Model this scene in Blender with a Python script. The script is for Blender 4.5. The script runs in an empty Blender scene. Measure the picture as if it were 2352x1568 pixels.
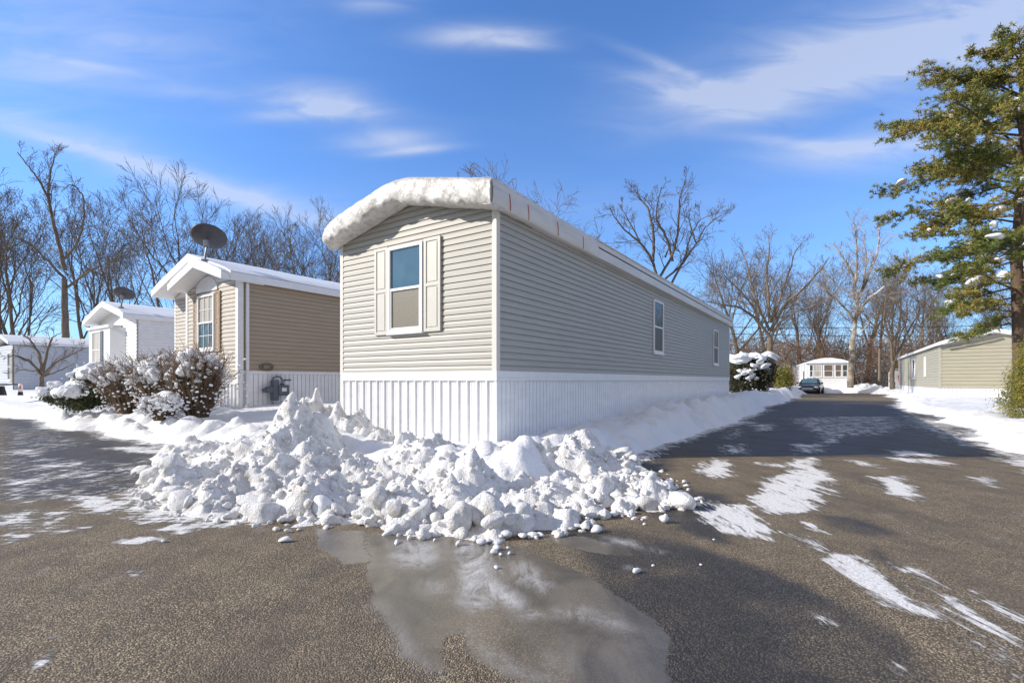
import bpy, math, random
import numpy as np
from mathutils import Vector, Matrix
R = math.radians
sc = bpy.context.scene
col = sc.collection
F = 1118.0; CU = 1176.0; HV = 874.0; EYE = 1.2

# ------------------------------------------------------------ camera
cam = bpy.data.cameras.new('camera'); cam_o = bpy.data.objects.new('camera', cam); col.objects.link(cam_o)
cam.sensor_width = 36; cam.lens = 36 * F / 2352; cam.shift_y = 90 / 2352; cam.clip_end = 3000; cam.clip_start = 0.05
cam_o.location = (0, 0, EYE); cam_o.rotation_euler = (R(90), 0, 0)
sc.camera = cam_o

# ------------------------------------------------------------ sun and sky
SUN = Vector((-1.0, -0.10, 0.512)).normalized()
sl = bpy.data.lights.new('sun', 'SUN'); so = bpy.data.objects.new('sun', sl); col.objects.link(so)
sl.energy = 5.0; sl.angle = R(0.5); sl.color = (1.0, 0.925, 0.82)
so.rotation_euler = SUN.to_track_quat('Z', 'Y').to_euler(); so.location = (-20, -5, 20)
sc.view_settings.view_transform = 'Standard'; sc.view_settings.look = 'None'
sc.view_settings.exposure = 0.08; sc.view_settings.gamma = 1
w = bpy.data.worlds.new('World'); sc.world = w; w.use_nodes = True
nt = w.node_tree; N = nt.nodes; L = nt.links; N.clear()
def wm(op, a, b=None, c=None):
    n = N.new('ShaderNodeMath'); n.operation = op
    for i, v in enumerate((a, b, c)):
        if v is None: continue
        if isinstance(v, (int, float)): n.inputs[i].default_value = v
        else: L.new(v, n.inputs[i])
    return n.outputs[0]
sky = N.new('ShaderNodeTexSky'); sky.sky_type = 'NISHITA'; sky.sun_disc = False
sky.sun_elevation = math.asin(SUN.z); sky.sun_rotation = math.atan2(SUN.x, SUN.y)
sky.air_density = 1.0; sky.dust_density = 0.3; sky.ozone_density = 2.2; sky.altitude = 50
tint = N.new('ShaderNodeMix'); tint.data_type = 'RGBA'; tint.blend_type = 'MULTIPLY'; tint.inputs[0].default_value = 1
L.new(sky.outputs[0], tint.inputs[6]); tint.inputs[7].default_value = (0.68, 1.10, 1.66, 1)
tc = N.new('ShaderNodeTexCoord'); sp = N.new('ShaderNodeSeparateXYZ'); L.new(tc.outputs['Generated'], sp.inputs[0])
yy = wm('MAXIMUM', wm('ABSOLUTE', sp.outputs[1]), 0.05)
cu = wm('DIVIDE', sp.outputs[0], yy); cv = wm('DIVIDE', sp.outputs[2], yy)
cmb = N.new('ShaderNodeCombineXYZ')
L.new(wm('ADD', wm('MULTIPLY', cu, 1.6), wm('MULTIPLY', cv, 0.9)), cmb.inputs[0]); L.new(wm('MULTIPLY', cv, 6.0), cmb.inputs[1])
nz = N.new('ShaderNodeTexNoise'); L.new(cmb.outputs[0], nz.inputs['Vector']); nz.inputs['Scale'].default_value = 2.6
nz.inputs['Detail'].default_value = 6; nz.inputs['Roughness'].default_value = 0.55; nz.inputs['Distortion'].default_value = 1.0
acc = None
# (u, v, half length, half height, tilt deg, strength)
for (pu, pv, a, b, ang, s) in [(745, 238, 115, 38, -6, .75), (890, 322, 110, 24, 2, .55), (1110, 85, 125, 26, 0, .75),
        (140, 162, 150, 34, -2, .36), (60, 280, 170, 26, -14, .30), (360, 385, 330, 40, -17, .36), (620, 470, 250, 28, -14, .28),
        (1640, 225, 180, 30, -12, .75), (1820, 190, 300, 50, 16, .55), (1980, 130, 420, 70, 12, .5), (2250, 70, 420, 130, 8, .55), (2300, 260, 300, 60, 10, .3), (1560, 165, 130, 14, -22, .45), (960, 345, 90, 10, 6, .5), (700, 260, 130, 14, 4, .5), (1190, 100, 90, 12, -4, .4), (60, 60, 560, 210, 0, .22), (200, 150, 120, 10, -10, .35), (460, 215, 420, 16, -6, .16), (150, 330, 300, 14, -16, .3), (480, 430, 300, 12, -18, .26), (1850, 330, 160, 14, -6, .35), (2050, 330, 180, 26, 4, .35),
        (1960, 360, 220, 40, 2, .38), (850, 5, 90, 22, 0, .35), (300, 90, 180, 30, -6, .2), (1176, 470, 800, 60, 0, .10)]:
    c0, s0 = math.cos(R(ang)), math.sin(R(ang))
    du = wm('SUBTRACT', cu, (pu - CU) / F); dv = wm('SUBTRACT', cv, (HV - pv) / F)
    p = wm('ADD', wm('MULTIPLY', du, c0 * F / a), wm('MULTIPLY', dv, s0 * F / a))
    q = wm('ADD', wm('MULTIPLY', du, -s0 * F / b), wm('MULTIPLY', dv, c0 * F / b))
    e = wm('EXPONENT', wm('MULTIPLY', wm('ADD', wm('MULTIPLY', p, p), wm('MULTIPLY', q, q)), -1.0))
    e = wm('MULTIPLY', e, s)
    acc = e if acc is None else wm('ADD', acc, e)
mr = N.new('ShaderNodeMapRange'); L.new(nz.outputs[0], mr.inputs[0])
mr.inputs[1].default_value = .3; mr.inputs[2].default_value = .68; mr.inputs[3].default_value = 0.35; mr.inputs[4].default_value = 1.1
# unseen veil added to the sky behind and above the viewer, to whiten ambient light
acc2 = wm('MULTIPLY', wm('MINIMUM', wm('ADD', wm('MAXIMUM', wm('ADD', wm('MULTIPLY', sp.outputs[1], -1.4), 0.25), 0.0), wm('MAXIMUM', wm('MULTIPLY', wm('ADD', sp.outputs[2], -0.72), 6.0), 0.0)), 1.0), 0.72)
hz = wm('MULTIPLY', wm('EXPONENT', wm('MULTIPLY', wm('MAXIMUM', sp.outputs[2], 0.0), -5.0)), 0.62)
hm = N.new('ShaderNodeMix'); hm.data_type = 'RGBA'; L.new(hz, hm.inputs[0]); L.new(tint.outputs[2], hm.inputs[6]); hm.inputs[7].default_value = (3.0, 4.1, 5.9, 1)
cl = wm('MINIMUM', wm('MULTIPLY', acc, mr.outputs[0]), 0.58)
cm = N.new('ShaderNodeMix'); cm.data_type = 'RGBA'; L.new(cl, cm.inputs[0]); L.new(hm.outputs[2], cm.inputs[6]); cm.inputs[7].default_value = (5.0, 5.35, 6.2, 1)
vm = N.new('ShaderNodeMix'); vm.data_type = 'RGBA'; L.new(acc2, vm.inputs[0]); L.new(cm.outputs[2], vm.inputs[6]); vm.inputs[7].default_value = (3.5, 3.25, 3.05, 1)
bg = N.new('ShaderNodeBackground'); bg.inputs[1].default_value = 0.14; L.new(vm.outputs[2], bg.inputs[0])
wo = N.new('ShaderNodeOutputWorld'); L.new(bg.outputs[0], wo.inputs[0])

# ------------------------------------------------------------ frames and projection helpers
TH = math.atan2(0.669, 1.0)
WD = (-math.cos(TH), math.sin(TH)); LD = (math.sin(TH), math.cos(TH))
C0 = (-0.236, 7.33)
def pt(u, v, d): return Vector(((u - CU) / F * d, d, EYE + (HV - v) / F * d))
def gr(u, v, z=0.0):
    d = (EYE - z) * F / (v - HV); return ((u - CU) / F * d, d)
def wl(x, y):
    dx = x - C0[0]; dy = y - C0[1]
    return dx * WD[0] + dy * WD[1], dx * LD[0] + dy * LD[1]
def xy(W_, L_): return C0[0] + W_ * WD[0] + L_ * LD[0], C0[1] + W_ * WD[1] + L_ * LD[1]

# ------------------------------------------------------------ tagging
def tag(o, label=None, cat=None, group=None, kind=None):
    if label: o['label'] = label
    if cat: o['category'] = cat
    if group: o['group'] = group
    if kind: o['kind'] = kind
    return o
def empty(name, loc=(0, 0, 0), rz=0, label=None, cat=None, group=None):
    o = bpy.data.objects.new(name, None); col.objects.link(o); o.location = loc; o.rotation_euler = (0, 0, rz)
    o.empty_display_size = .3
    return tag(o, label, cat, group)
def copy_tree(o, parent=None):
    c = o.copy(); col.objects.link(c); c.parent = parent
    for ch in list(o.children): copy_tree(ch, c)
    return c

class MB:
    def __init__(s): s.v = []; s.f = []
    def add(s, vs, fs):
        b = len(s.v); s.v.extend([tuple(p) for p in vs]); s.f.extend([tuple(i + b for i in f) for f in fs]); return s
    def quad(s, a, b, c, d): return s.add([a, b, c, d], [(0, 1, 2, 3)])
    def box(s, x0, x1, y0, y1, z0, z1, m=None):
        vs = [(x0, y0, z0), (x1, y0, z0), (x1, y1, z0), (x0, y1, z0), (x0, y0, z1), (x1, y0, z1), (x1, y1, z1), (x0, y1, z1)]
        if m is not None: vs = [m @ Vector(p) for p in vs]
        return s.add(vs, [(0, 3, 2, 1), (4, 5, 6, 7), (0, 1, 5, 4), (1, 2, 6, 5), (2, 3, 7, 6), (3, 0, 4, 7)])
    def prism_y(s, prof, y0, y1):            # closed profile of (x,z), extruded along y
        n = len(prof)
        vs = [(x, y0, z) for x, z in prof] + [(x, y1, z) for x, z in prof]
        return s.add(vs, [tuple(range(n)), tuple(range(2 * n - 1, n - 1, -1))] + [(i, i + n, (i + 1) % n + n, (i + 1) % n) for i in range(n)])
    def tube(s, pts, rad, n=6, cap=True):
        pts = [Vector(p) for p in pts]; k = len(pts)
        if not hasattr(rad, '__len__'): rad = [rad] * k
        b = len(s.v)
        for i, p in enumerate(pts):
            t = (pts[min(i + 1, k - 1)] - pts[max(i - 1, 0)])
            if t.length < 1e-9: t = Vector((0, 0, 1))
            t.normalize()
            a = Vector((0, 0, 1)) if abs(t.z) < .9 else Vector((1, 0, 0))
            e1 = t.cross(a).normalized(); e2 = t.cross(e1)
            for j in range(n):
                an = 2 * math.pi * j / n
                s.v.append(tuple(p + (e1 * math.cos(an) + e2 * math.sin(an)) * rad[i]))
        for i in range(k - 1):
            for j in range(n):
                j2 = (j + 1) % n
                s.f.append((b + i * n + j, b + i * n + j2, b + (i + 1) * n + j2, b + (i + 1) * n + j))
        if cap:
            s.f.append(tuple(b + j for j in range(n - 1, -1, -1))); s.f.append(tuple(b + (k - 1) * n + j for j in range(n)))
        return s
    def grid(s, P):                          # P[i][j]
        b = len(s.v); n = len(P); m = len(P[0])
        for r in P: s.v.extend([tuple(p) for p in r])
        for i in range(n - 1):
            for j in range(m - 1):
                s.f.append((b + i * m + j, b + i * m + j + 1, b + (i + 1) * m + j + 1, b + (i + 1) * m + j))
        return s
    def build(s, name, mat, parent=None, smooth=False, bevel=0, loc=None, rz=0, solid=0):
        me = bpy.data.meshes.new(name); me.from_pydata(s.v, [], s.f); me.update()
        return finish(me, name, mat, parent, smooth, bevel, loc, rz, solid)
def finish(me, name, mat, parent=None, smooth=False, bevel=0, loc=None, rz=0, solid=0):
    if smooth: me.polygons.foreach_set('use_smooth', [True] * len(me.polygons))
    me.materials.append(mat)
    o = bpy.data.objects.new(name, me); col.objects.link(o)
    if parent is not None: o.parent = parent
    if loc is not None: o.location = loc; o.rotation_euler = (0, 0, rz)
    if solid:
        m = o.modifiers.new('s', 'SOLIDIFY'); m.thickness = solid; m.offset = 0
    if bevel:
        m = o.modifiers.new('b', 'BEVEL'); m.width = bevel; m.segments = 2; m.limit_method = 'ANGLE'
    return o
def np_mesh(name, V, Fq):
    me = bpy.data.meshes.new(name)
    V = np.asarray(V, dtype=np.float32); Fq = np.asarray(Fq, dtype=np.int32)
    k = Fq.shape[1]
    me.vertices.add(len(V)); me.vertices.foreach_set('co', V.ravel())
    me.loops.add(Fq.size); me.loops.foreach_set('vertex_index', Fq.ravel())
    me.polygons.add(len(Fq)); me.polygons.foreach_set('loop_start', np.arange(0, Fq.size, k, dtype=np.int32))
    me.polygons.foreach_set('loop_total', np.full(len(Fq), k, dtype=np.int32))
    me.update(calc_edges=True); me.validate()
    return me

# ------------------------------------------------------------ numpy noise
def _h(ix, iy, s):
    n = (ix.astype(np.int64) * 374761393 + iy.astype(np.int64) * 668265263 + s * 1442695041) & 0x7fffffff
    n = ((n ^ (n >> 13)) * 1274126177) & 0x7fffffff
    n = n ^ (n >> 16)
    return (n & 0xffffff) / float(0xffffff)
def vnoise(x, y, s=0):
    ix = np.floor(x); iy = np.floor(y); fx = x - ix; fy = y - iy
    fx = fx * fx * (3 - 2 * fx); fy = fy * fy * (3 - 2 * fy)
    a = _h(ix, iy, s); b = _h(ix + 1, iy, s); c = _h(ix, iy + 1, s); d = _h(ix + 1, iy + 1, s)
    return (a + (b - a) * fx) * (1 - fy) + (c + (d - c) * fx) * fy
def fbm(x, y, s=0, o=4):
    r = 0; a = .5
    for i in range(o):
        r = r + a * (vnoise(x, y, s + i * 7) - .5); x = x * 2.03 + 3.1; y = y * 2.03 - 1.7; a *= .5
    return r
def domes(x, y, s=0, dens=.8):               # rounded lumps of random height, one per cell
    ix = np.floor(x); iy = np.floor(y); best = np.zeros_like(x)
    for di in (-1, 0, 1):
        for dj in (-1, 0, 1):
            cx = ix + di; cy = iy + dj
            px = cx + .15 + .7 * _h(cx, cy, s + 11); py = cy + .15 + .7 * _h(cx, cy, s + 23)
            r = .4 + .45 * _h(cx, cy, s + 37); hh = _h(cx, cy, s + 41); on = _h(cx, cy, s + 53) < dens
            an = _h(cx, cy, s + 61) * 3.14; ca = np.cos(an); sa = np.sin(an)
            ex = (x - px) * ca + (y - py) * sa; ey = (-(x - px) * sa + (y - py) * ca) * (1 + .8 * _h(cx, cy, s + 71))
            tilt = (ex * (_h(cx, cy, s + 83) - .5) + ey * (_h(cx, cy, s + 91) - .5)) * .9
            q = 1 - (ex * ex + ey * ey) / (r * r)
            dd = np.where(q > 0, np.sqrt(np.maximum(q, 0)) * (.35 + .65 * hh) * (1 + tilt), 0) * on
            best = np.maximum(best, dd)
    return best
def sstep(a, b, x):
    t = np.clip((x - a) / (b - a), 0, 1); return t * t * (3 - 2 * t)

# ------------------------------------------------------------ materials
def mat(name, rgb, rough=.7, noise=None, bump=None, metal=0, spec=.5, mixrgb=None, coat=0, obj=False):
    """noise=(scale, amount, (sx,sy,sz)); bump=(scale, strength, distance); mixrgb=(rgb, scale, lo, hi)"""
    m = bpy.data.materials.new(name); m.use_nodes = True; t = m.node_tree; b = t.nodes['Principled BSDF']
    b.inputs['Base Color'].default_value = (*rgb, 1); b.inputs['Roughness'].default_value = rough
    b.inputs['Metallic'].default_value = metal; b.inputs['Specular IOR Level'].default_value = spec; b.inputs['Coat Weight'].default_value = coat
    if noise or bump or mixrgb:
        tcn = t.nodes.new('ShaderNodeTexCoord')
        src = tcn.outputs['Object']
        colr = None
        def tex(scale, st=(1, 1, 1), detail=5):
            mp = t.nodes.new('ShaderNodeMapping'); mp.inputs['Scale'].default_value = st; t.links.new(src, mp.inputs[0])
            n = t.nodes.new('ShaderNodeTexNoise'); n.inputs['Scale'].default_value = scale; n.inputs['Detail'].default_value = detail
            n.inputs['Roughness'].default_value = .6
            t.links.new(mp.outputs[0], n.inputs['Vector']); return n.outputs[0]
        if mixrgb:
            n = tex(mixrgb[1], mixrgb[4] if len(mixrgb) > 4 else (1, 1, 1))
            r = t.nodes.new('ShaderNodeMapRange'); r.inputs[1].default_value = mixrgb[2]; r.inputs[2].default_value = mixrgb[3]; t.links.new(n, r.inputs[0])
            x = t.nodes.new('ShaderNodeMix'); x.data_type = 'RGBA'; x.inputs[6].default_value = (*rgb, 1); x.inputs[7].default_value = (*mixrgb[0], 1)
            t.links.new(r.outputs[0], x.inputs[0]); colr = x.outputs[2]
        if noise:
            n = tex(noise[0], noise[2] if len(noise) > 2 else (1, 1, 1))
            r = t.nodes.new('ShaderNodeMapRange'); r.inputs[1].default_value = .3; r.inputs[2].default_value = .7
            r.inputs[3].default_value = 1 - noise[1]; r.inputs[4].default_value = 1 + noise[1] * .5; t.links.new(n, r.inputs[0])
            x = t.nodes.new('ShaderNodeMix'); x.data_type = 'RGBA'; x.blend_type = 'MULTIPLY'; x.inputs[0].default_value = 1
            if colr: t.links.new(colr, x.inputs[6])
            else: x.inputs[6].default_value = (*rgb, 1)
            t.links.new(r.outputs[0], x.inputs[7]); colr = x.outputs[2]
        if colr: t.links.new(colr, b.inputs['Base Color'])
        if bump:
            n = tex(bump[0], bump[3] if len(bump) > 3 else (1, 1, 1)); bn = t.nodes.new('ShaderNodeBump')
            bn.inputs['Strength'].default_value = bump[1]; bn.inputs['Distance'].default_value = bump[2]
            t.links.new(n, bn.inputs['Height']); t.links.new(bn.outputs[0], b.inputs['Normal'])
    return m
def bark_mat(name, rgb, snow=0.0, thr=.55, rgb2=None):
    m = mat(name, rgb, .9, noise=(6, .35, (1, 1, .3)), mixrgb=(rgb2, 1.3, .45, .6) if rgb2 else None)
    t = m.node_tree; b = t.nodes['Principled BSDF']
    if snow:
        g = t.nodes.new('ShaderNodeNewGeometry'); s = t.nodes.new('ShaderNodeSeparateXYZ'); t.links.new(g.outputs['True Normal'], s.inputs[0])
        tcn = t.nodes.new('ShaderNodeTexCoord'); n = t.nodes.new('ShaderNodeTexNoise'); n.inputs['Scale'].default_value = 1.1; t.links.new(tcn.outputs['Object'], n.inputs['Vector'])
        a = t.nodes.new('ShaderNodeMath'); a.operation = 'ADD'; t.links.new(s.outputs[2], a.inputs[0]); t.links.new(n.outputs[0], a.inputs[1])
        r = t.nodes.new('ShaderNodeMapRange'); r.inputs[1].default_value = thr + .5; r.inputs[2].default_value = thr + .62; r.inputs[4].default_value = snow
        t.links.new(a.outputs[0], r.inputs[0])
        x = t.nodes.new('ShaderNodeMix'); x.data_type = 'RGBA'; t.links.new(r.outputs[0], x.inputs[0])
        t.links.new(b.inputs['Base Color'].links[0].from_socket, x.inputs[6]); x.inputs[7].default_value = (.82, .84, .88, 1)
        t.links.new(x.outputs[2], b.inputs['Base Color'])
    return m
def snow_mat(name, rgb, dirt, dlo, dhi, bscale, bstr, bdist, dscale=3.0):
    m = mat(name, rgb, .6, mixrgb=(dirt, dscale, dlo, dhi), spec=.3)
    t = m.node_tree; b = t.nodes['Principled BSDF']
    tcn = t.nodes.new('ShaderNodeTexCoord')
    n1 = t.nodes.new('ShaderNodeTexNoise'); n1.inputs['Scale'].default_value = bscale; n1.inputs['Detail'].default_value = 6; n1.inputs['Roughness'].default_value = .7
    n2 = t.nodes.new('ShaderNodeTexVoronoi'); n2.inputs['Scale'].default_value = bscale * 2.2; n2.feature = 'SMOOTH_F1'
    t.links.new(tcn.outputs['Object'], n1.inputs['Vector']); t.links.new(tcn.outputs['Object'], n2.inputs['Vector'])
    a = t.nodes.new('ShaderNodeMath'); a.operation = 'ADD'; t.links.new(n1.outputs[0], a.inputs[0])
    mu = t.nodes.new('ShaderNodeMath'); mu.operation = 'MULTIPLY'; mu.inputs[1].default_value = .35; t.links.new(n2.outputs[0], mu.inputs[0]); t.links.new(mu.outputs[0], a.inputs[1])
    bn = t.nodes.new('ShaderNodeBump'); bn.inputs['Strength'].default_value = bstr; bn.inputs['Distance'].default_value = bdist
    t.links.new(a.outputs[0], bn.inputs['Height']); t.links.new(bn.outputs[0], b.inputs['Normal'])
    return m
M = {}
M['snow'] = snow_mat('fresh_snow', (.87, .875, .885), (.74, .75, .77), .5, .75, 14, .5, .03, 1.2)
M['pile'] = snow_mat('ploughed_snow', (.89, .89, .89), (.64, .61, .56), .48, .70, 34, .9, .03, 6.5)
M['roof_snow'] = snow_mat('roof_snow', (.86, .88, .91), (.7, .7, .7), .55, .8, 12, .4, .02, 3)
M['siding'] = mat('cream_vinyl', (.415, .40, .355), .5, noise=(3, .09, (.4, .4, 6)), bump=(2.2, .15, .02, (.4, .4, 3)))
M['siding_side'] = M['siding']
M['white'] = mat('white_vinyl', (.80, .80, .80), .45, noise=(5, .06))
M['skirt'] = mat('white_skirting', (.84, .84, .85), .4, noise=(2, .08, (1, 1, 3)), bump=(3, .1, .01))
M['cream_trim'] = mat('cream_trim', (.66, .64, .58), .5, noise=(6, .05))
M['shutter'] = mat('shutter_cream', (.58, .56, .50), .5, noise=(8, .04))
M['wrap'] = mat('plastic_wrap', (.66, .64, .60), .38, mixrgb=((.40, .385, .36), 11, .46, .70), noise=(2, .15), bump=(26, .55, .02))
M['wrap_side'] = mat('side_wrap', (.62, .59, .54), .4, noise=(2.5, .12, (1, .4, 2)), bump=(9, .4, .015, (1, .25, 1)))
M['roof_metal'] = mat('roof_metal', (.60, .58, .55), .5, noise=(4, .1), bump=(30, .3, .004))
M['red'] = mat('red_tie', (.45, .09, .05), .6)
M['dark'] = mat('dark_gap', (.02, .02, .022), .8)
M['glass'] = mat('window_glass', (.045, .11, .16), .04, spec=1.0, mixrgb=((.09, .16, .19), 1.2, .4, .7))  # blue of the sky's reflection is put into the base colour
M['glass_dim'] = mat('window_glass_dim', (.035, .04, .042), .08, spec=.5, mixrgb=((.10, .12, .10), 9, .45, .6))  # greenish noise paints a reflection into the pane colour
M['screen'] = mat('insect_screen', (.20, .18, .135), .45, noise=(60, .2), spec=.4)
M['screen_dark'] = mat('insect_screen_dark', (.085, .08, .07), .5, noise=(60, .2), spec=.4)
M['curtain'] = mat('curtain', (.5, .48, .44), .8, noise=(14, .4, (1, 1, .05)))
M['tan'] = mat('tan_vinyl', (.40, .315, .225), .55, noise=(3, .08, (.4, .4, 5)), bump=(2, .15, .02, (.4, .4, 3)))
M['tan_front'] = mat('tan_vinyl_front', (.48, .425, .355), .55, noise=(8, .15))
M['stone_trim'] = mat('beige_stone_trim', (.48, .37, .27), .85, noise=(16, .4), bump=(30, .7, .02))
M['white_home'] = mat('white_siding', (.78, .78, .78), .5, noise=(5, .08))
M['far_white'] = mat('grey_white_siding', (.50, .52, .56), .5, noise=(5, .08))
M['olive'] = mat('olive_siding', (.42, .39, .29), .55, noise=(3, .1, (.4, .4, 5)))
M['olive2'] = mat('olive_side_siding', (.42, .40, .32), .6, noise=(5, .12))
M['dish'] = mat('dish_grey', (.085, .085, .10), .5, noise=(6, .2))
M['metal_grey'] = mat('grey_metal', (.22, .23, .25), .4, metal=.5, noise=(8, .2))
M['meter'] = mat('meter_grey', (.11, .13, .16), .5, noise=(20, .2))
M['black'] = mat('black_plastic', (.02, .02, .022), .5)
M['car'] = mat('dark_car_paint', (.006, .010, .016), .3, coat=.3)
M['chrome'] = mat('chrome', (.6, .6, .6), .2, metal=1)
M['lamp'] = mat('lamp_glass', (.75, .75, .72), .2)
M['rubber'] = mat('rubber', (.02, .02, .02), .8)
M['bark_dark'] = bark_mat('dark_bark', (.165, .13, .095))
M['bark_snowy'] = bark_mat('snowy_bark', (.12, .095, .07), .9, .78)
M['bark_pale'] = bark_mat('pale_bark', (.19, .15, .105), .9, .72)
M['bark_white'] = bark_mat('sycamore_bark', (.50, .42, .32), .9, .6, (.2, .15, .1))
M['brush'] = mat('brown_brush', (.34, .20, .11), .9, mixrgb=((.13, .09, .06), .35, .4, .6), noise=(.2, .3))
M['brush_dark'] = mat('dark_brush', (.10, .085, .05), .9, mixrgb=((.045, .04, .03), .4, .4, .6))
M['twig'] = mat('shrub_twig', (.27, .19, .125), .9, mixrgb=((.14, .095, .06), 5, .4, .6))
M['leaf_dark'] = mat('shrub_leaf', (.035, .055, .022), .7, mixrgb=((.09, .10, .035), 3, .45, .6))
M['leaf_hedge'] = mat('hedge_leaf', (.03, .036, .014), .8, mixrgb=((.08, .07, .03), 4, .5, .6))
M['leaf_yellow'] = mat('arborvitae_leaf', (.30, .26, .035), .7, mixrgb=((.13, .14, .025), 5, .4, .6), noise=(1.2, .3))
M['needle'] = mat('pine_needle', (.14, .175, .03), .6, mixrgb=((.32, .26, .05), .9, .42, .6), noise=(5, .35))
M['pine_bark'] = bark_mat('pine_bark', (.13, .085, .055), .8, .9)
M['concrete'] = mat('stone', (.25, .22, .18), .9, noise=(20, .4))
M['rust'] = mat('brown_chunk', (.10, .07, .045), .9)
M['wood'] = mat('weathered_wood', (.22, .17, .12), .9, noise=(6, .3, (1, 1, .2)))
M['orange'] = mat('orange_mark', (.75, .16, .05), .6)
M['blind'] = mat('window_blind', (.16, .12, .09), .7, noise=(20, .3, (.1, .1, 1)))

# ------------------------------------------------------------ ground sheets
def steps(segs):
    out = [segs[0][0]]
    for a, b, st in segs:
        n = max(1, int(round((b - a) / st))); out += [a + (b - a) * (i + 1) / n for i in range(n)]
    return np.array(out)
def tensor(xs, ys):
    X, Y = np.meshgrid(xs, ys); n = len(xs); m = len(ys)
    i = np.arange(m - 1)[:, None] * n + np.arange(n - 1)[None, :]
    Fq = np.stack([i, i + 1, i + n + 1, i + n], -1).reshape(-1, 4)
    return X.ravel(), Y.ravel(), Fq
def road_sd(x, y):                            # > 0 inside the yards, < 0 on asphalt
    W_, L_ = wl(x, y)
    wob = fbm(x * .35, y * .35, 5, 3) * 1.3 + fbm(x * 1.6, y * 1.6, 9, 3) * .45
    a = L_ + 1.9                              # beyond the front road
    right_edge = -6.9 - .9 * sstep(22, 40, L_)
    dl = W_ + 1.62; dr = right_edge - W_
    lane = np.maximum(dl, dr)                 # >0 outside the lane
    lane = np.maximum(lane, L_ - 50.0)
    return np.minimum(a, lane) + wob * (.8 + .5 * (np.abs(W_) > 5))
def yard_h(x, y):
    W_, L_ = wl(x, y); sd = road_sd(x, y)
    left = (W_ > 3.9)
    base = np.where(left, .12 + .46 * sstep(-2.0, 2.2, L_), .16 + .30 * sstep(.0, 1.3, sd))
    base = np.where((W_ > -2) & (W_ < 3.9), (.10 + .12 * sstep(0, 1, sd)) + .30 * sstep(.5, 9, L_), base)
    base = np.where(W_ < -6, .08 + .22 * sstep(0, 3.0, sd), base)
    h = base * sstep(-.02, .7, sd) ** .7
    edge = np.exp(-((sd - .55) / .5) ** 2) * (sd > 0)
    lump = domes(x * 1.9, y * 1.9, 3, .8) * .17 + domes(x * 4.3 + 5 + fbm(x * 5, y * 5, 2, 3), y * 4.3, 13, .7) * .10 + domes(x * 10, y * 10, 17, .6) * .035 + fbm(x * 6, y * 6, 19, 4) * .06
    amp = np.where(left, 1.0, .8) * np.exp(-np.maximum(sd - .8, 0) * .7) * sstep(-.05, .3, sd)
    amp = amp * np.where((W_ > 2.5) & (W_ < 8.5) & (L_ > -.9), .3, 1)
    h = h + lump * amp + edge * .10 * np.where(W_ < -6, .5, 1) + fbm(x * 1.1, y * 1.1, 31, 4) * .12 * sstep(0, .6, sd)
    dist = np.hypot(x, y)
    h = h + sstep(40, 120, dist) * .4
    return np.where(sd > -.05, h, -.2 + sd * .05 * 0 - .05)

xs = steps([(-500, -120, 40), (-120, -40, 4), (-40, -14, .45), (-14, -6, .09), (-6, 8, .07), (8, 40, .3), (40, 120, 4), (120, 500, 40)])
ys = steps([(-60, -4, 6), (-4, 3, .5), (3, 16, .08), (16, 30, .22), (30, 60, .5), (60, 120, 4), (120, 600, 40)])
X, Y, Fq = tensor(xs, ys)
H = yard_h(X, Y)
keep = (H[Fq] > -.1).any(1)
Fq = Fq[keep]
H = np.where(H < -.1, -.03, H)
me = np_mesh('snow_ground', np.stack([X, Y, H], -1), Fq)
finish(me, 'snow_ground', M['snow'], smooth=True)['kind'] = 'structure'

# road with its snow film, ice, frost and wet patches, plus painted lane shade, as attributes
def poly_sd(px, py, poly):
    inside = np.zeros(len(px), bool); best = np.full(len(px), 1e9)
    n = len(poly)
    for i in range(n):
        x1, y1 = poly[i]; x2, y2 = poly[(i + 1) % n]
        c = ((y1 > py) != (y2 > py)) & (px < (x2 - x1) * (py - y1) / ((y2 - y1) if y2 != y1 else 1e-9) + x1)
        inside ^= c
        dx = x2 - x1; dy = y2 - y1; t = np.clip(((px - x1) * dx + (py - y1) * dy) / (dx * dx + dy * dy + 1e-12), 0, 1)
        best = np.minimum(best, np.hypot(px - x1 - t * dx, py - y1 - t * dy))
    return np.where(inside, best, -best)
K = 2352 / 2700
c4 = lambda x, y: gr(x / 2.091 * K, (1050 + y / 2.091) * K)
c5 = lambda x, y: gr((900 + x / 2.613) * K, (1300 + y / 2.613) * K)
c6 = lambda x, y: gr((1600 + x / 1.96) * K, (1000 + y / 1.96) * K)
def P_(c, *pts): return [c(a, b) for a, b in pts]
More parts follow.
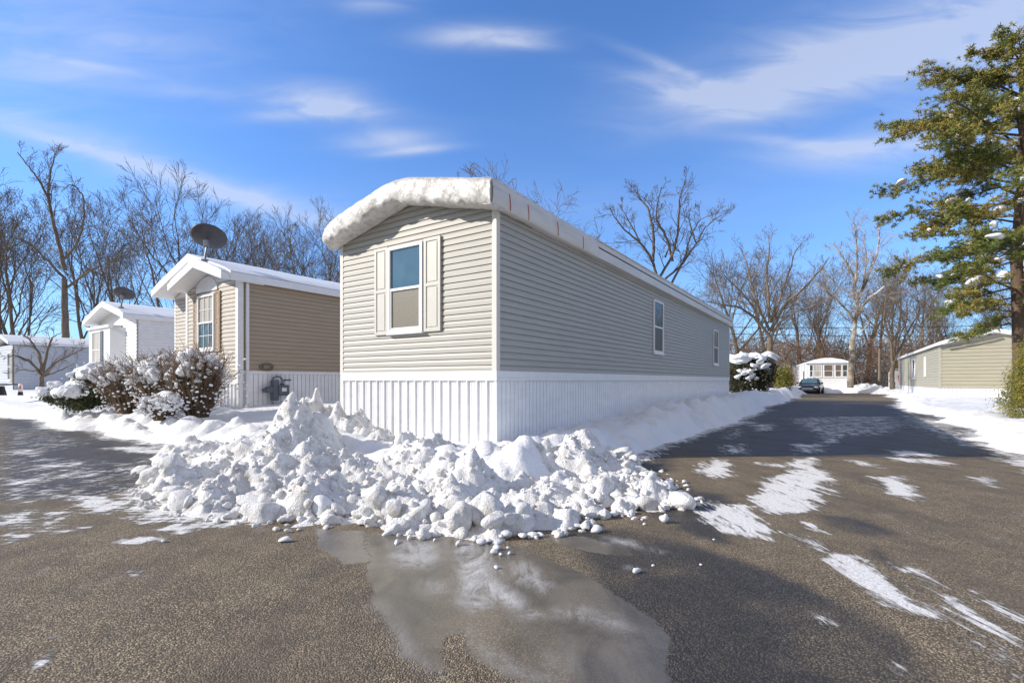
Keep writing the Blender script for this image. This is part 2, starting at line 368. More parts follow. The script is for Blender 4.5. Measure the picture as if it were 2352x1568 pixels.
SNOW = [
 (P_(c6, (960, 412), (1050, 402), (1100, 450), (1190, 520), (1100, 560), (1120, 620), (1050, 690), (930, 700), (800, 690), (740, 620), (800, 560), (830, 510), (950, 470)), 1.0),
 (P_(c6, (620, 640), (740, 655), (830, 740), (910, 840), (800, 830), (620, 795), (500, 740), (440, 680)), .95),
 (P_(c6, (880, 780), (1000, 805), (1150, 875), (1230, 960), (1100, 900), (980, 835)), .8),
 (P_(c6, (1130, 920), (1230, 1030), (1380, 1130), (1570, 1210), (1750, 1250), (1700, 1200), (1560, 1130), (1480, 1040), (1400, 960), (1300, 910), (1180, 890)), 1.0),
 (P_(c6, (1480, 950), (1800, 1180), (2156, 1430), (2156, 1360), (1850, 1150), (1600, 990)), .8),
 (P_(c6, (1880, 1095), (2000, 1150), (2170, 1240), (2170, 1290), (2000, 1200)), 1.0),
 (P_(c6, (1370, 505), (1520, 500), (1590, 560), (1645, 610), (1590, 625), (1480, 590)), 1.0),
 (P_(c6, (1450, 402), (1640, 410), (1790, 432), (1740, 442), (1500, 420)), 1.0),
 (P_(c6, (450, 460), (560, 402), (640, 430), (650, 500), (520, 505)), .95),
 (P_(c6, (720, 425), (900, 435), (960, 455), (840, 450)), .9),
 (P_(c6, (1110, 550), (1200, 590), (1200, 605), (1130, 590)), 1.0),
 (P_(c6, (1250, 415), (1330, 420), (1450, 460), (1330, 450)), .9),
 (P_(c6, (1870, 505), (1960, 500), (2000, 552), (1900, 530)), .9),
 (P_(c6, (2070, 680), (2150, 690), (2150, 710)), .9),
 (P_(c6, (1490, 1448), (1590, 1490), (1545, 1508)), .95),
 (P_(c6, (1040, 1220), (1130, 1230), (1200, 1280), (1100, 1260)), .7),
 (P_(c6, (1000, 730), (1080, 760), (1120, 795), (1040, 770)), .9),
 # shaded lane
 (P_(c6, (730, 232), (860, 228), (880, 262), (760, 268)), .8), (P_(c6, (930, 200), (1180, 190), (1500, 190), (1560, 240), (1450, 290), (1200, 300), (1000, 260)), .6),
 (P_(c6, (950, 330), (1130, 330), (1120, 375), (980, 385)), .8), (P_(c6, (600, 340), (700, 330), (740, 385), (600, 385)), .8),
 (P_(c6, (1150, 190), (1220, 190), (1200, 330), (1100, 330)), .8), (P_(c6, (1500, 170), (1760, 220), (1950, 380), (1800, 330), (1600, 250)), .7),
 (P_(c6, (1450, 365), (1640, 372), (1700, 395), (1500, 395)), 1.0), (P_(c6, (620, 250), (700, 245), (720, 300), (600, 310)), .6),
 # left
 (P_(c4, (0, 330), (300, 320), (700, 350), (900, 300), (900, 470), (600, 560), (300, 560), (0, 600)), .42), (P_(c4, (0, 150), (250, 170), (500, 250), (300, 300), (0, 300)), .42), (P_(c4, (600, 600), (1000, 600), (1450, 620), (1450, 700), (900, 690)), .9), (P_(c4, (520, 560), (900, 500), (960, 640), (700, 640)), .75),
 (P_(c6, (1450, 930), (2156, 1400), (2156, 1520), (1900, 1400), (1560, 1180)), .42), (P_(c6, (1650, 1180), (2156, 1450), (2156, 1568), (1900, 1520)), .40), (P_(c6, (420, 620), (700, 640), (700, 760), (440, 700)), .6),
 (P_(c4, (380, 560), (480, 535), (610, 540), (700, 560), (640, 600), (560, 650), (470, 630)), 1.0),
 (P_(c4, (0, 640), (200, 605), (200, 680), (180, 760), (0, 830)), .72),
 (P_(c4, (240, 620), (400, 620), (340, 680), (260, 750), (230, 740)), .72), (P_(c4, (270, 750), (400, 710), (520, 695), (400, 730)), .95),
 (P_(c4, (530, 665), (680, 650), (900, 600), (1010, 650), (1000, 700), (880, 690), (700, 670)), .75),
 (P_(c4, (880, 725), (1000, 640), (1400, 640), (1400, 695), (1100, 730), (990, 765)), .82),
 (P_(c4, (640, 805), (700, 775), (850, 765), (930, 780), (800, 800), (700, 818)), .97),
 (P_(c4, (560, 275), (760, 260), (930, 280), (920, 310), (700, 300)), .9), (P_(c4, (180, 370), (300, 358), (480, 350), (400, 380), (220, 382)), .95),
 (P_(c4, (0, 285), (120, 290), (250, 270), (200, 320), (0, 315)), .75), (P_(c4, (0, 440), (250, 430), (420, 400), (560, 400), (560, 430), (350, 440), (200, 470), (0, 490)), .72),
 (P_(c4, (150, 505), (300, 500), (450, 540), (300, 550), (160, 530)), .8), (P_(c4, (620, 540), (700, 490), (900, 440), (900, 560), (760, 600)), .85),
 (P_(c4, (260, 1300), (330, 1285), (430, 1278), (350, 1320), (270, 1325)), .97), (P_(c4, (225, 1490), (250, 1430), (340, 1350), (360, 1370), (340, 1430), (270, 1490)), 1.0),
 (P_(c4, (670, 960), (740, 945), (790, 980), (720, 1010)), .62), (P_(c4, (0, 380), (90, 375), (60, 392), (0, 395)), .9),
 (P_(c4, (0, 500), (150, 480), (200, 560), (100, 580), (0, 560)), .58),
]
ICE = [P_(c5, (180, 260), (850, 290), (1250, 380), (1750, 590), (2120, 850), (2280, 1100), (2380, 1500), (1400, 1500), (1150, 1307), (900, 1150), (850, 985), (745, 990), (740, 1240), (600, 1200), (460, 1110), (230, 760), (170, 500)),
       P_(c5, (-180, 240), (180, 250), (180, 480), (0, 490), (-170, 380)),
       P_(c5, (1300, 270), (1700, 300), (1950, 370), (2000, 430), (1700, 400), (1500, 340))]
FROST = [(P_(c5, (330, 440), (400, 320), (560, 320), (660, 350), (700, 450), (560, 515), (430, 525)), .75),
         (P_(c5, (810, 370), (900, 320), (1010, 380), (1040, 560), (1270, 740), (1210, 820), (1100, 750), (880, 830), (800, 760), (780, 620)), 1.0),
         (P_(c5, (1040, 480), (1250, 460), (1400, 560), (1490, 640), (1400, 700), (1200, 600), (1060, 530)), .7),
         (P_(c5, (1450, 790), (1700, 760), (1900, 850), (1950, 920), (1700, 880), (1500, 850)), .5),
         (P_(c5, (1210, 860), (1290, 780), (1420, 840), (1300, 870)), 1.0),
         (P_(c5, (500, 590), (680, 590), (720, 680), (600, 700)), .4), (P_(c5, (200, 720), (260, 720), (480, 1000), (700, 1240), (640, 1240), (420, 1040), (240, 850)), .45),
         (P_(c5, (880, 940), (1000, 1060), (1250, 1240), (1400, 1307), (1150, 1300), (960, 1150)), .45), (P_(c5, (1400, 1100), (1600, 1150), (1550, 1240), (1400, 1190)), .35),
         (P_(c6, (0, 810), (120, 830), (280, 890), (250, 900), (100, 860), (0, 850)), .8), (P_(c6, (100, 970), (180, 985), (110, 985)), 1.0)]
WET_SHADE = [P_(c6, (-260, 740), (0, 760), (250, 800), (560, 900), (900, 1010), (1250, 1180), (1500, 1330), (1700, 1568), (1300, 1700), (300, 1700), (60, 1250), (-100, 950)),
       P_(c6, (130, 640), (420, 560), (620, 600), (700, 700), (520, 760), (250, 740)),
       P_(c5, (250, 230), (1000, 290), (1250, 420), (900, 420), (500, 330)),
       P_(c6, (60, 500), (330, 470), (340, 392), (2100, 410), (1950, 120), (700, 100), (100, 300)), P_(c6, (330, 300), (340, 392), (2100, 410), (1900, 200)),  # lane polygons paint the home's cast shadow darker into the asphalt
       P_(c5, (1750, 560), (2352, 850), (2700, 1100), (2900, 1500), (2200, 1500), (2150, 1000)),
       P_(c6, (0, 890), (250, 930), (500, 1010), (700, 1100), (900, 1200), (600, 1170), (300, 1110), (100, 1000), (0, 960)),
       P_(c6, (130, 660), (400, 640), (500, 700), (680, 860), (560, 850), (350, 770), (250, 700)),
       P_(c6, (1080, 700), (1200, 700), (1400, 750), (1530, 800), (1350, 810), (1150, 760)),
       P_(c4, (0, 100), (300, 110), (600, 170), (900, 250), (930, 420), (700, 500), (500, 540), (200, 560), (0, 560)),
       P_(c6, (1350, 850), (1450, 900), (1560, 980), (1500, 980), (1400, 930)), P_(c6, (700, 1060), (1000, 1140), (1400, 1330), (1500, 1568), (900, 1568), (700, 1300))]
xs = steps([(-120, -30, 5), (-30, -8, .25), (-8, -3.2, .05), (-3.2, 3.6, .026), (3.6, 9, .06), (9, 45, .4), (45, 120, 5)])
ys = steps([(-40, 0, 2), (0, 1.6, .4), (1.6, 4.5, .022), (4.5, 9, .045), (9, 20, .12), (20, 60, .5), (60, 90, 5)])
X, Y, Fq = tensor(xs, ys)
aS = np.zeros(len(X)); aI = np.zeros(len(X)); aF = np.zeros(len(X)); aW = np.zeros(len(X))
near = (Y < 40) & (np.abs(X) < 30) & (Y > .5)
nx, ny = X[near], Y[near]
wx = nx + fbm(nx * 3, ny * 3, 77, 3) * .12; wy = ny + fbm(nx * 3, ny * 3, 99, 3) * .12
sc_ = np.clip(ny / 5, .35, 3)
v = np.zeros(len(nx))
for p, s in SNOW: v = np.maximum(v, s * sstep(-.17, .15, poly_sd(wx, wy, p) / sc_))
edge = sstep(-.75, .0, road_sd(nx, ny)) * .9
v = np.maximum(v, edge); aS[near] = v
v = np.zeros(len(nx))
for p in ICE: v = np.maximum(v, sstep(-.03, .04, poly_sd(wx, wy, p)))
aI[near] = v
v = np.zeros(len(nx))
for p, s in FROST: v = np.maximum(v, s * sstep(-.07, .10, poly_sd(wx, wy, p)))
aF[near] = v
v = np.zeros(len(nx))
for p in WET_SHADE: v = np.maximum(v, sstep(-.12, .15, poly_sd(wx, wy, p) / sc_))
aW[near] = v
far = ~near; aS[far] = sstep(-1.2, .0, road_sd(X[far], Y[far])) * .7
Zr = fbm(X * .5, Y * .5, 3, 3) * .012
me = np_mesh('road', np.stack([X, Y, Zr], -1), Fq)
for nm, a in (('snow', aS), ('ice', aI), ('frost', aF), ('wet_shade', aW)):
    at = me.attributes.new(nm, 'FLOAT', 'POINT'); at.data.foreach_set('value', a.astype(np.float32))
m = bpy.data.materials.new('asphalt'); m.use_nodes = True; t = m.node_tree; B = t.nodes['Principled BSDF']
tn = t.nodes; tl = t.links
def mm(op, a, b=None, c=None):
    n = tn.new('ShaderNodeMath'); n.operation = op
    for i, v_ in enumerate((a, b, c)):
        if v_ is None: continue
        if isinstance(v_, (int, float)): n.inputs[i].default_value = v_
        else: tl.new(v_, n.inputs[i])
    return n.outputs[0]
def rng(x, a, b, c=0, d=1):
    n = tn.new('ShaderNodeMapRange'); n.inputs[1].default_value = a; n.inputs[2].default_value = b; n.inputs[3].default_value = c; n.inputs[4].default_value = d
    n.interpolation_type = 'SMOOTHSTEP'; tl.new(x, n.inputs[0]); return n.outputs[0]
def mixc(f, a, b, mode='MIX'):
    n = tn.new('ShaderNodeMix'); n.data_type = 'RGBA'; n.blend_type = mode
    if isinstance(f, (int, float)): n.inputs[0].default_value = f
    else: tl.new(f, n.inputs[0])
    for i, v_ in ((6, a), (7, b)):
        if isinstance(v_, tuple): n.inputs[i].default_value = (*v_, 1)
        else: tl.new(v_, n.inputs[i])
    return n.outputs[2]
def attr(nm):
    n = tn.new('ShaderNodeAttribute'); n.attribute_name = nm; return n.outputs['Fac']
tcn = tn.new('ShaderNodeTexCoord')
def noise(scale, st=(1, 1, 1), rz=0, detail=5, rough=.6, dist=0):
    mp = tn.new('ShaderNodeMapping'); mp.inputs['Scale'].default_value = st; mp.inputs['Rotation'].default_value = (0, 0, rz)
    tl.new(tcn.outputs['Object'], mp.inputs[0])
    n = tn.new('ShaderNodeTexNoise'); n.inputs['Scale'].default_value = scale; n.inputs['Detail'].default_value = detail; n.inputs['Roughness'].default_value = rough
    n.inputs['Distortion'].default_value = dist
    tl.new(mp.outputs[0], n.inputs['Vector']); return n.outputs[0]
vo = tn.new('ShaderNodeTexVoronoi'); vo.inputs['Scale'].default_value = 125; tl.new(tcn.outputs['Object'], vo.inputs['Vector'])
sx = tn.new('ShaderNodeSeparateColor'); tl.new(vo.outputs['Color'], sx.inputs[0])
stone = rng(sx.outputs[0], .35, .95)
stone = mm('MULTIPLY', stone, rng(vo.outputs['Distance'], .0, .65, 1.0, .15))
big = noise(.6, detail=4); med = noise(3.0)
grit = noise(260, detail=2)
base = mixc(stone, (.085, .068, .050), (.88, .745, .52))
base = mixc(rng(grit, .35, .7, 0, .4), base, (.34, .28, .185))
base = mixc(rng(big, .35, .65, 0, .4), base, (.17, .14, .095))
base = mixc(mm('MULTIPLY', rng(noise(1.3, (1.6, .22, 1), .15, 6, .65, .5), .48, .66), .55), base, (.12, .10, .08))
base = mixc(mm('MULTIPLY', rng(noise(2.2, (1, 1, 1), 0, 8, .75, .3), .56, .75), .35), base, (.50, .46, .40))
base = mixc(1.0, base, mixc(rng(med, .3, .7), (.82, .80, .78), (1.15, 1.1, 1.05)), 'MULTIPLY')
S, I, Fr, Wt = attr('snow'), attr('ice'), attr('frost'), attr('wet_shade')
wet_shade_f = mm('MULTIPLY', Wt, rng(noise(1.6, detail=4), .3, .55, .55, 1))
base = mixc(mm('MULTIPLY', wet_shade_f, .82), base, mixc(stone, (.018, .018, .019), (.12, .105, .085)))  # dark tone of damp asphalt, also deepens the lane's painted shadow
icec = mixc(rng(noise(2.5, (1, .6, 1), .4, 5, .6, .8), .3, .7), (.085, .077, .062), (.205, .18, .145))
icec = mixc(mm('MULTIPLY', rng(grit, .55, .8), .5), icec, (.34, .32, .28))
frn = noise(4.5, (1, .45, 1), .6, 9, .72, 1.0); fine0 = noise(50, (1, .4, 1), .5, 5, .75)
I = rng(mm('ADD', I, mm('MULTIPLY', mm('SUBTRACT', noise(16, detail=8, rough=.8), .5), 2.0)), .3, .7)
iclear = rng(noise(1.1, (1, .5, 1), .5, 6, .65, 1.2), .38, .62)
col_ = mixc(mm('MULTIPLY', I, mm('ADD', .55, mm('MULTIPLY', iclear, .4))), base, icec)
frf = mm('MULTIPLY', Fr, mm('MULTIPLY', rng(frn, .38, .58, .1, 1), rng(fine0, .25, .6, .5, 1)))
col_ = mixc(mm('MULTIPLY', frf, .85), col_, (.66, .65, .63))
# snow film: streaks along the wheel tracks
strY = noise(26, (1.0, .10, 1), .05, 7, .75, .3); strX = noise(20, (.13, 1.0, 1), -.15, 7, .75, .3)
sepx = tn.new('ShaderNodeSeparateXYZ'); tl.new(tcn.outputs['Object'], sepx.inputs[0])
side = rng(sepx.outputs[0], -.6, .6)
strk = mm('ADD', mm('MULTIPLY', strY, side), mm('MULTIPLY', strX, mm('SUBTRACT', 1, side)))
fine = noise(45, detail=4, rough=.7)
sv = mm('ADD', S, mm('ADD', mm('ADD', mm('MULTIPLY', mm('SUBTRACT', strk, .5), 2.5), mm('MULTIPLY', mm('SUBTRACT', noise(5, (1.3, .6, 1), .1, 7, .7, .5), .5), 2.4)), mm('MULTIPLY', mm('SUBTRACT', fine, .5), .7)))
sf = mm('MULTIPLY', rng(sv, .42, .78), rng(S, .02, .3))
col_ = mixc(sf, col_, mixc(rng(fine, .4, .65), (.88, .87, .86), (.66, .64, .61)))
tl.new(col_, B.inputs['Base Color'])
rough = mm('ADD', .9, mm('MULTIPLY', I, -.68)); rough = mm('ADD', rough, mm('MULTIPLY', wet_shade_f, -.45)); rough = mm('ADD', rough, mm('MULTIPLY', frf, .3)); rough = mm('ADD', rough, mm('MULTIPLY', sf, .35))
rough = mm('MINIMUM', mm('MAXIMUM', rough, .2), .95); tl.new(rough, B.inputs['Roughness'])
B.inputs['Specular IOR Level'].default_value = .4
hgt = mm('ADD', mm('MULTIPLY', vo.outputs['Distance'], -1.0), mm('MULTIPLY', noise(60, detail=3), .8))
flat = mm('SUBTRACT', 1, mm('MAXIMUM', mm('MULTIPLY', I, .93), mm('MULTIPLY', sf, .8)))
hgt = mm('MULTIPLY', hgt, flat)
hgt = mm('ADD', hgt, mm('MULTIPLY', sf, 2.0)); hgt = mm('ADD', hgt, mm('MULTIPLY', mm('MULTIPLY', sf, fine), 2.5))
hgt = mm('ADD', hgt, mm('MULTIPLY', frf, .3))
bn = tn.new('ShaderNodeBump'); bn.inputs['Strength'].default_value = .9; bn.inputs['Distance'].default_value = .007
tl.new(hgt, bn.inputs['Height']); tl.new(bn.outputs[0], B.inputs['Normal'])
M['asphalt'] = m
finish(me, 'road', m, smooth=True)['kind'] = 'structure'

# ------------------------------------------------------------ ploughed snow pile
rnd = random.Random(4)
def blob_mesh(seed, sub=2, amp=.25):
    import bmesh
    bm = bmesh.new(); bmesh.ops.create_icosphere(bm, subdivisions=sub, radius=1)
    r = random.Random(seed)
    pl = [(Vector((r.gauss(0, 1), r.gauss(0, 1), r.gauss(0, 1))).normalized(), r.uniform(.5, .85)) for _ in range(12)]
    ph = [Vector((r.uniform(-3, 3), r.uniform(-3, 3), r.uniform(-3, 3))) for _ in range(3)]
    for v_ in bm.verts:
        p = v_.co.copy()
        for n_, d_ in pl:
            k_ = p.dot(n_)
            if k_ > d_: p -= n_ * (k_ - d_) * .75
        f_ = 1 + amp * .5 * (math.sin(p.dot(ph[0]) * 1.3) + .6 * math.sin(p.dot(ph[1]) * 2.7 + 1)) * .6
        f_ += amp * .35 * math.sin(p.dot(ph[2]) * 4.3 + 2) * math.sin(p.dot(ph[0]) * 5.1) * .7
        v_.co = p * f_
    V_ = np.array([v_.co[:] for v_ in bm.verts]); F_ = np.array([[q.index for q in f.verts] for f in bm.faces]); bm.free()
    return V_, F_
BLOBS = [blob_mesh(i, 2) for i in range(12)]
BLOBS3 = [blob_mesh(100 + i, 3) for i in range(10)]
def place_blob(V_, F_, pos, s, rr):
    e = Matrix.Rotation(rr.uniform(0, 6.28), 3, 'Z') @ Matrix.Rotation(rr.uniform(-.6, .6), 3, 'X') @ Matrix.Rotation(rr.uniform(-.6, .6), 3, 'Y')
    A = np.array(e) * np.array([s[0], s[1], s[2]])[None, :]
    return V_ @ A.T + np.array(pos)
# ridge points (u, v, depth, slope)
PK = [(678, 905, 6.6, 1.1), (690, 915, 6.7, .95), (660, 925, 6.45, 1.0), (672, 935, 6.5, .8), (660, 950, 6.2, .7), (755, 884, 8.3, .75), (735, 915, 8.0, .7), (780, 925, 7.9, .7), (610, 975, 6.3, .6), (560, 985, 6.6, .55),
      (830, 958, 7.6, .7), (880, 968, 7.2, .7), (940, 984, 6.9, .65), (1000, 982, 6.4, .7), (1045, 992, 5.3, .95), (1075, 1012, 5.0, .85), (1060, 1060, 4.55, .9), (1040, 1090, 4.3, .8), (980, 1010, 6.0, .7),
      (1150, 1010, 6.2, .8), (1165, 1005, 6.3, .9), (1215, 1020, 6.3, .8), (1255, 988, 6.1, .95), (1300, 982, 6.2, .9), (1340, 990, 6.5, .7), (1380, 1045, 6.1, .7), (1440, 1062, 6.0, .7), (1490, 1100, 5.5, .7),
      (1200, 1060, 5.3, .7), (1290, 1060, 5.2, .7), (1380, 1095, 5.1, .65), (1120, 1085, 4.6, .75), (1130, 1160, 4.0, .8), (1310, 1140, 4.5, .8), (1220, 1110, 4.6, .7),
      (520, 1030, 6.0, .5), (450, 1040, 6.3, .5), (410, 1050, 6.6, .6), (400, 1110, 5.3, .5), (480, 1080, 5.2, .5), (560, 1060, 5.1, .55), (640, 1030, 5.3, .6), (720, 1000, 5.6, .65), (800, 1015, 5.6, .65), (880, 1040, 5.4, .65), (940, 1060, 5.0, .65),
      (700, 1080, 4.7, .6), (820, 1100, 4.5, .6), (600, 1110, 4.7, .55), (900, 1120, 4.35, .7), (1400, 1130, 4.85, .7), (1530, 1135, 5.0, .6), (440, 1140, 4.85, .5), (1470, 1130, 5.0, .6)]
pk = [(*(pt(u, v, d)), s) for u, v, d, s in PK]
OUT = [gr(*p) for p in [(330, 1150), (400, 1178), (480, 1188), (600, 1200), (700, 1212), (800, 1210), (940, 1222), (1010, 1225), (1080, 1240), (1140, 1252), (1200, 1225), (1330, 1225), (1400, 1190), (1470, 1175), (1590, 1168), (1565, 1130), (1500, 1085), (1455, 1060)]]
OUT = OUT + [xy(-1.6, 1.3), xy(-.4, 2.2), xy(0, .2), xy(2.8, -.02), xy(3.9, .4), xy(5.0, -.6), gr(430, 1005, .2), gr(350, 1045)]
xs = np.arange(-5.6, 2.4, .022); ys = np.arange(3.3, 10.6, .022)
X, Y, Fq = tensor(xs, ys)
sdp = poly_sd(X + fbm(X * 2.5, Y * 2.5, 8, 3) * .35, Y + fbm(X * 2.5, Y * 2.5, 18, 3) * .35, OUT)
hb = np.full(len(X), -1.0)
for (a, b, c, s) in pk:
    d = np.hypot(X - a, Y - b); hb = np.maximum(hb, c - .09 - s * d)
env = .10 + np.maximum(sdp, 0) * .55
hb = np.maximum(hb, .10 * sstep(0, .4, sdp)); hb = np.minimum(hb, env * 1.35)
hb = hb * sstep(-.02, .12, sdp)
am = sstep(-.02, .25, sdp)
hb = hb * (1 + np.clip(hb - .25, 0, 1) * 2.2 * fbm(X * 3.2, Y * 3.2, 333, 4))
wx = X + fbm(X * 4, Y * 4, 51, 3) * .12; wy = Y + fbm(X * 4, Y * 4, 57, 3) * .12
wx2 = X + fbm(X * 7, Y * 7, 61, 4) * .16; wy2 = Y + fbm(X * 7, Y * 7, 67, 4) * .16
amt = .35 + .9 * sstep(.35, .65, vnoise(X * .9, Y * .9, 5))
hh = hb + am * (domes(wx * 1.7, wy * 1.7, 101, .7) * .14 + domes(wx2 * 4.1 + 3, wy2 * 4.1, 111, .7) * .08 * amt + domes(wx2 * 8.7, wy2 * 8.7 + 2, 121, .55) * .05 * amt + domes(wx2 * 18, wy2 * 18, 131, .5) * .02 * amt) - .03 * am
hh = hh + am * .20 * domes((X - pk[0][0]) * 3.3, (Y - pk[0][1]) * 3.3, 401, .9) * np.exp(-((X - pk[0][0]) ** 2 + (Y - pk[0][1]) ** 2) / .12)
hh = hh - am * np.abs(fbm(X * 1.9 + 4, Y * 1.9, 301, 5)) * .35
hh = hh + am * (fbm(X * 2.2, Y * 2.2, 201, 6) * .26 + fbm(X * 13, Y * 13, 211, 5) * .075)
Wp, Lp = wl(X, Y)
inhome = (Wp > -.05) & (Wp < 3.72) & (Lp > -.02)
hh = np.where(sdp < 0, -.06, hh)
Fk = Fq[((hh[Fq] > -.03).any(1)) & (~inhome[Fq].all(1))]
hh = np.maximum(hh, -.03)
allV = [np.stack([X, Y, hh], -1)]; tri = []
def hat(x, y):
    i = int(round((x - xs[0]) / .022)); j = int(round((y - ys[0]) / .022))
    if i < 0 or j < 0 or i >= len(xs) or j >= len(ys): return -1, -1
    k = j * len(xs) + i; return hh[k], sdp[k]
off = len(X); n = 0; tries = 0
while n < 2600 and tries < 60000:
    tries += 1
    x = rnd.uniform(-5, 2.2); y = rnd.uniform(3.5, 8.2)
    z, s_ = hat(x, y)
    if s_ < -.16 or (s_ < -.02 and rnd.random() < .6): continue
    if s_ < -.02: z = 0
    if y > 6.6 and rnd.random() < .5: continue
    wW, wL = wl(x, y)
    if wL > -.12 and wW > -.15: continue
    eb = s_ < .35
    r = rnd.choice((.012, .014, .016, .018, .02, .022, .028, .04)) if not eb else rnd.choice((.015, .02, .022, .026, .03, .04, .05, .06, .08))
    if eb and rnd.random() < .05: r = .13
    if r > .07: Vb, Fb = rnd.choice(BLOBS3)
    else: Vb, Fb = rnd.choice(BLOBS)
    if s_ < -.02: r = min(r, .035)
    s3 = (r * rnd.uniform(.8, 1.7), r * rnd.uniform(.6, 1.2), r * rnd.uniform(.55, 1.2))
    P3 = place_blob(Vb, Fb, (x, y, max(z, 0) + r * rnd.uniform(-.1, .5)), s3, rnd)
    allV.append(P3); tri.append(Fb + off); off += len(Vb); n += 1
Va = np.concatenate(allV); me1 = bpy.data.meshes.new('snow_pile')
tri = np.concatenate(tri)
nl = Fk.size + tri.size
me1.vertices.add(len(Va)); me1.vertices.foreach_set('co', Va.astype(np.float32).ravel())
me1.loops.add(nl); me1.loops.foreach_set('vertex_index', np.concatenate([Fk.ravel(), tri.ravel()]).astype(np.int32))
ls = np.concatenate([np.arange(len(Fk)) * 4, Fk.size + np.arange(len(tri)) * 3]).astype(np.int32)
me1.polygons.add(len(ls)); me1.polygons.foreach_set('loop_start', ls)
me1.polygons.foreach_set('loop_total', np.concatenate([np.full(len(Fk), 4), np.full(len(tri), 3)]).astype(np.int32))
me1.update(calc_edges=True); me1.validate()
o = finish(me1, 'snow_pile', M['pile'], smooth=True)
tag(o, 'big lumpy heap of ploughed snow in front of the cream mobile home corner', 'snow pile')

# loose chunks lying on the asphalt
cm_ = []
for i in range(8):
    V_, F_ = BLOBS[i]; me = np_mesh('snow_chunk', V_, F_); me.materials.append(M['roof_snow']); me.polygons.foreach_set('use_smooth', [True] * len(me.polygons)); cm_.append(me)
def chunk(u, v, r, label, grp='loose snow chunks on the asphalt', sx_=1.2, sz_=.7, rot=None):
    x, y = gr(u, v); o = bpy.data.objects.new('snow_chunk', rnd.choice(cm_)); col.objects.link(o)
    o.location = (x, y, r * sz_ * .75); o.scale = (r * sx_, r, r * sz_); o.rotation_euler = (0, 0, rnd.uniform(0, 6.28) if rot is None else rot)
    tag(o, label, 'snow chunk', grp)
chunk(654, 1244, .04, 'oblong yellowish ice chunk lying alone on dry asphalt left of the puddle', None, 1.5, .6, .35)
chunk(686, 1218, .018, 'tiny white snow lump just right above the oblong ice chunk', None)
chunk(1525, 1200, .045, 'upright white ice shard right of the snow pile tip', None, 1.1, 1.1)
chunk(965, 1205, .085, 'knobbly snow boulder at the front foot of the pile', None, .9, 1.2)
chunk(905, 1190, .15, 'largest rounded snow boulder at the front foot of the pile', None, 1.2, .9)
chunk(742, 1185, .12, 'pear shaped snow boulder at the front left foot of the pile', None, 1.1, 1.0)
chunk(1462, 1315, .028, 'small white ice lump beside a frosty streak in the foreground lane', None)
chunk(1535, 1113, .06, 'round snow lump resting in shade at the right end of the pile', None)
for (u, v, r) in [(1000, 1212, .03), (1015, 1212, .028), (1090, 1242, .03), (1105, 1248, .035), (1122, 1244, .025), (1140, 1262, .03), (1150, 1275, .016), (1170, 1272, .017), (1135, 1270, .03), (1345, 1215, .045), (1370, 1222, .05), (1325, 1212, .04),
        (1410, 1185, .05), (1432, 1175, .03), (1447, 1180, .02), (1600, 1150, .03), (1612, 1145, .02), (1585, 1150, .03), (1460, 1170, .02), (375, 1245, .02), (1140, 1305, .018), (1475, 1195, .015), (1610, 1298, .01), (1500, 1300, .012), (1690, 1165, .012), (1640, 1240, .01), (1575, 1118, .03), (1480, 1205, .016), (860, 1200, .06), (830, 1205, .04), (1200, 1235, .04), (1240, 1232, .03)]:
    chunk(u, v, r, 'small loose lump of snow fallen on asphalt round the pile foot', 'small loose snow lumps round the pile foot')

# ------------------------------------------------------------ building helpers
def siding(mb, O, U, Nn, z0, z1, pitch, umin, umax, out=.019):
    O = Vector(O); U = Vector(U); Nn = Vector(Nn); n = int(math.ceil((z1 - z0) / pitch - 1e-6))
    def q(u, z, o_): return O + U * u + Nn * o_ + Vector((0, 0, z))
    for i in range(n):
        a = z0 + i * pitch; b = min(a + pitch, z1); m1 = a + (b - a) * .55
        for (s0, o0, s1, o1) in ((a, -.003, a + .0015, out), (a + .0015, out, m1, out * .9), (m1, out * .9, b - .006, .002), (b - .006, .002, b, -.003)):
            if umax(s0) - umin(s0) < .01: continue
            mb.quad(q(umin(s0), s0, o0), q(umax(s0), s0, o0), q(umax(s1), s1, o1), q(umin(s1), s1, o1))
def ribbed(mb, O, U, Nn, u0, u1, z0, z1, pitch, prof):
    O = Vector(O); U = Vector(U); Nn = Vector(Nn); pts = []
    n = int((u1 - u0) / pitch) + 1
    for i in range(n):
        for f, d in prof:
            u = u0 + (i + f) * pitch
            if u <= u1: pts.append((u, d))
    pts.append((u1, 0))
    for (a, da), (b, db) in zip(pts, pts[1:]):
        mb.quad(O + U * a + Nn * da + Vector((0, 0, z0)), O + U * b + Nn * db + Vector((0, 0, z0)), O + U * b + Nn * db + Vector((0, 0, z1)), O + U * a + Nn * da + Vector((0, 0, z1)))
RIB = [(0, 0), (.05, .030), (.16, .030), (.20, 0), (.42, 0), (.44, .006), (.50, .006), (.52, 0), (.70, 0), (.72, .006), (.78, .006), (.80, 0)]
RIB2 = [(0, 0), (.03, -.03), (.11, -.03), (.14, 0)]

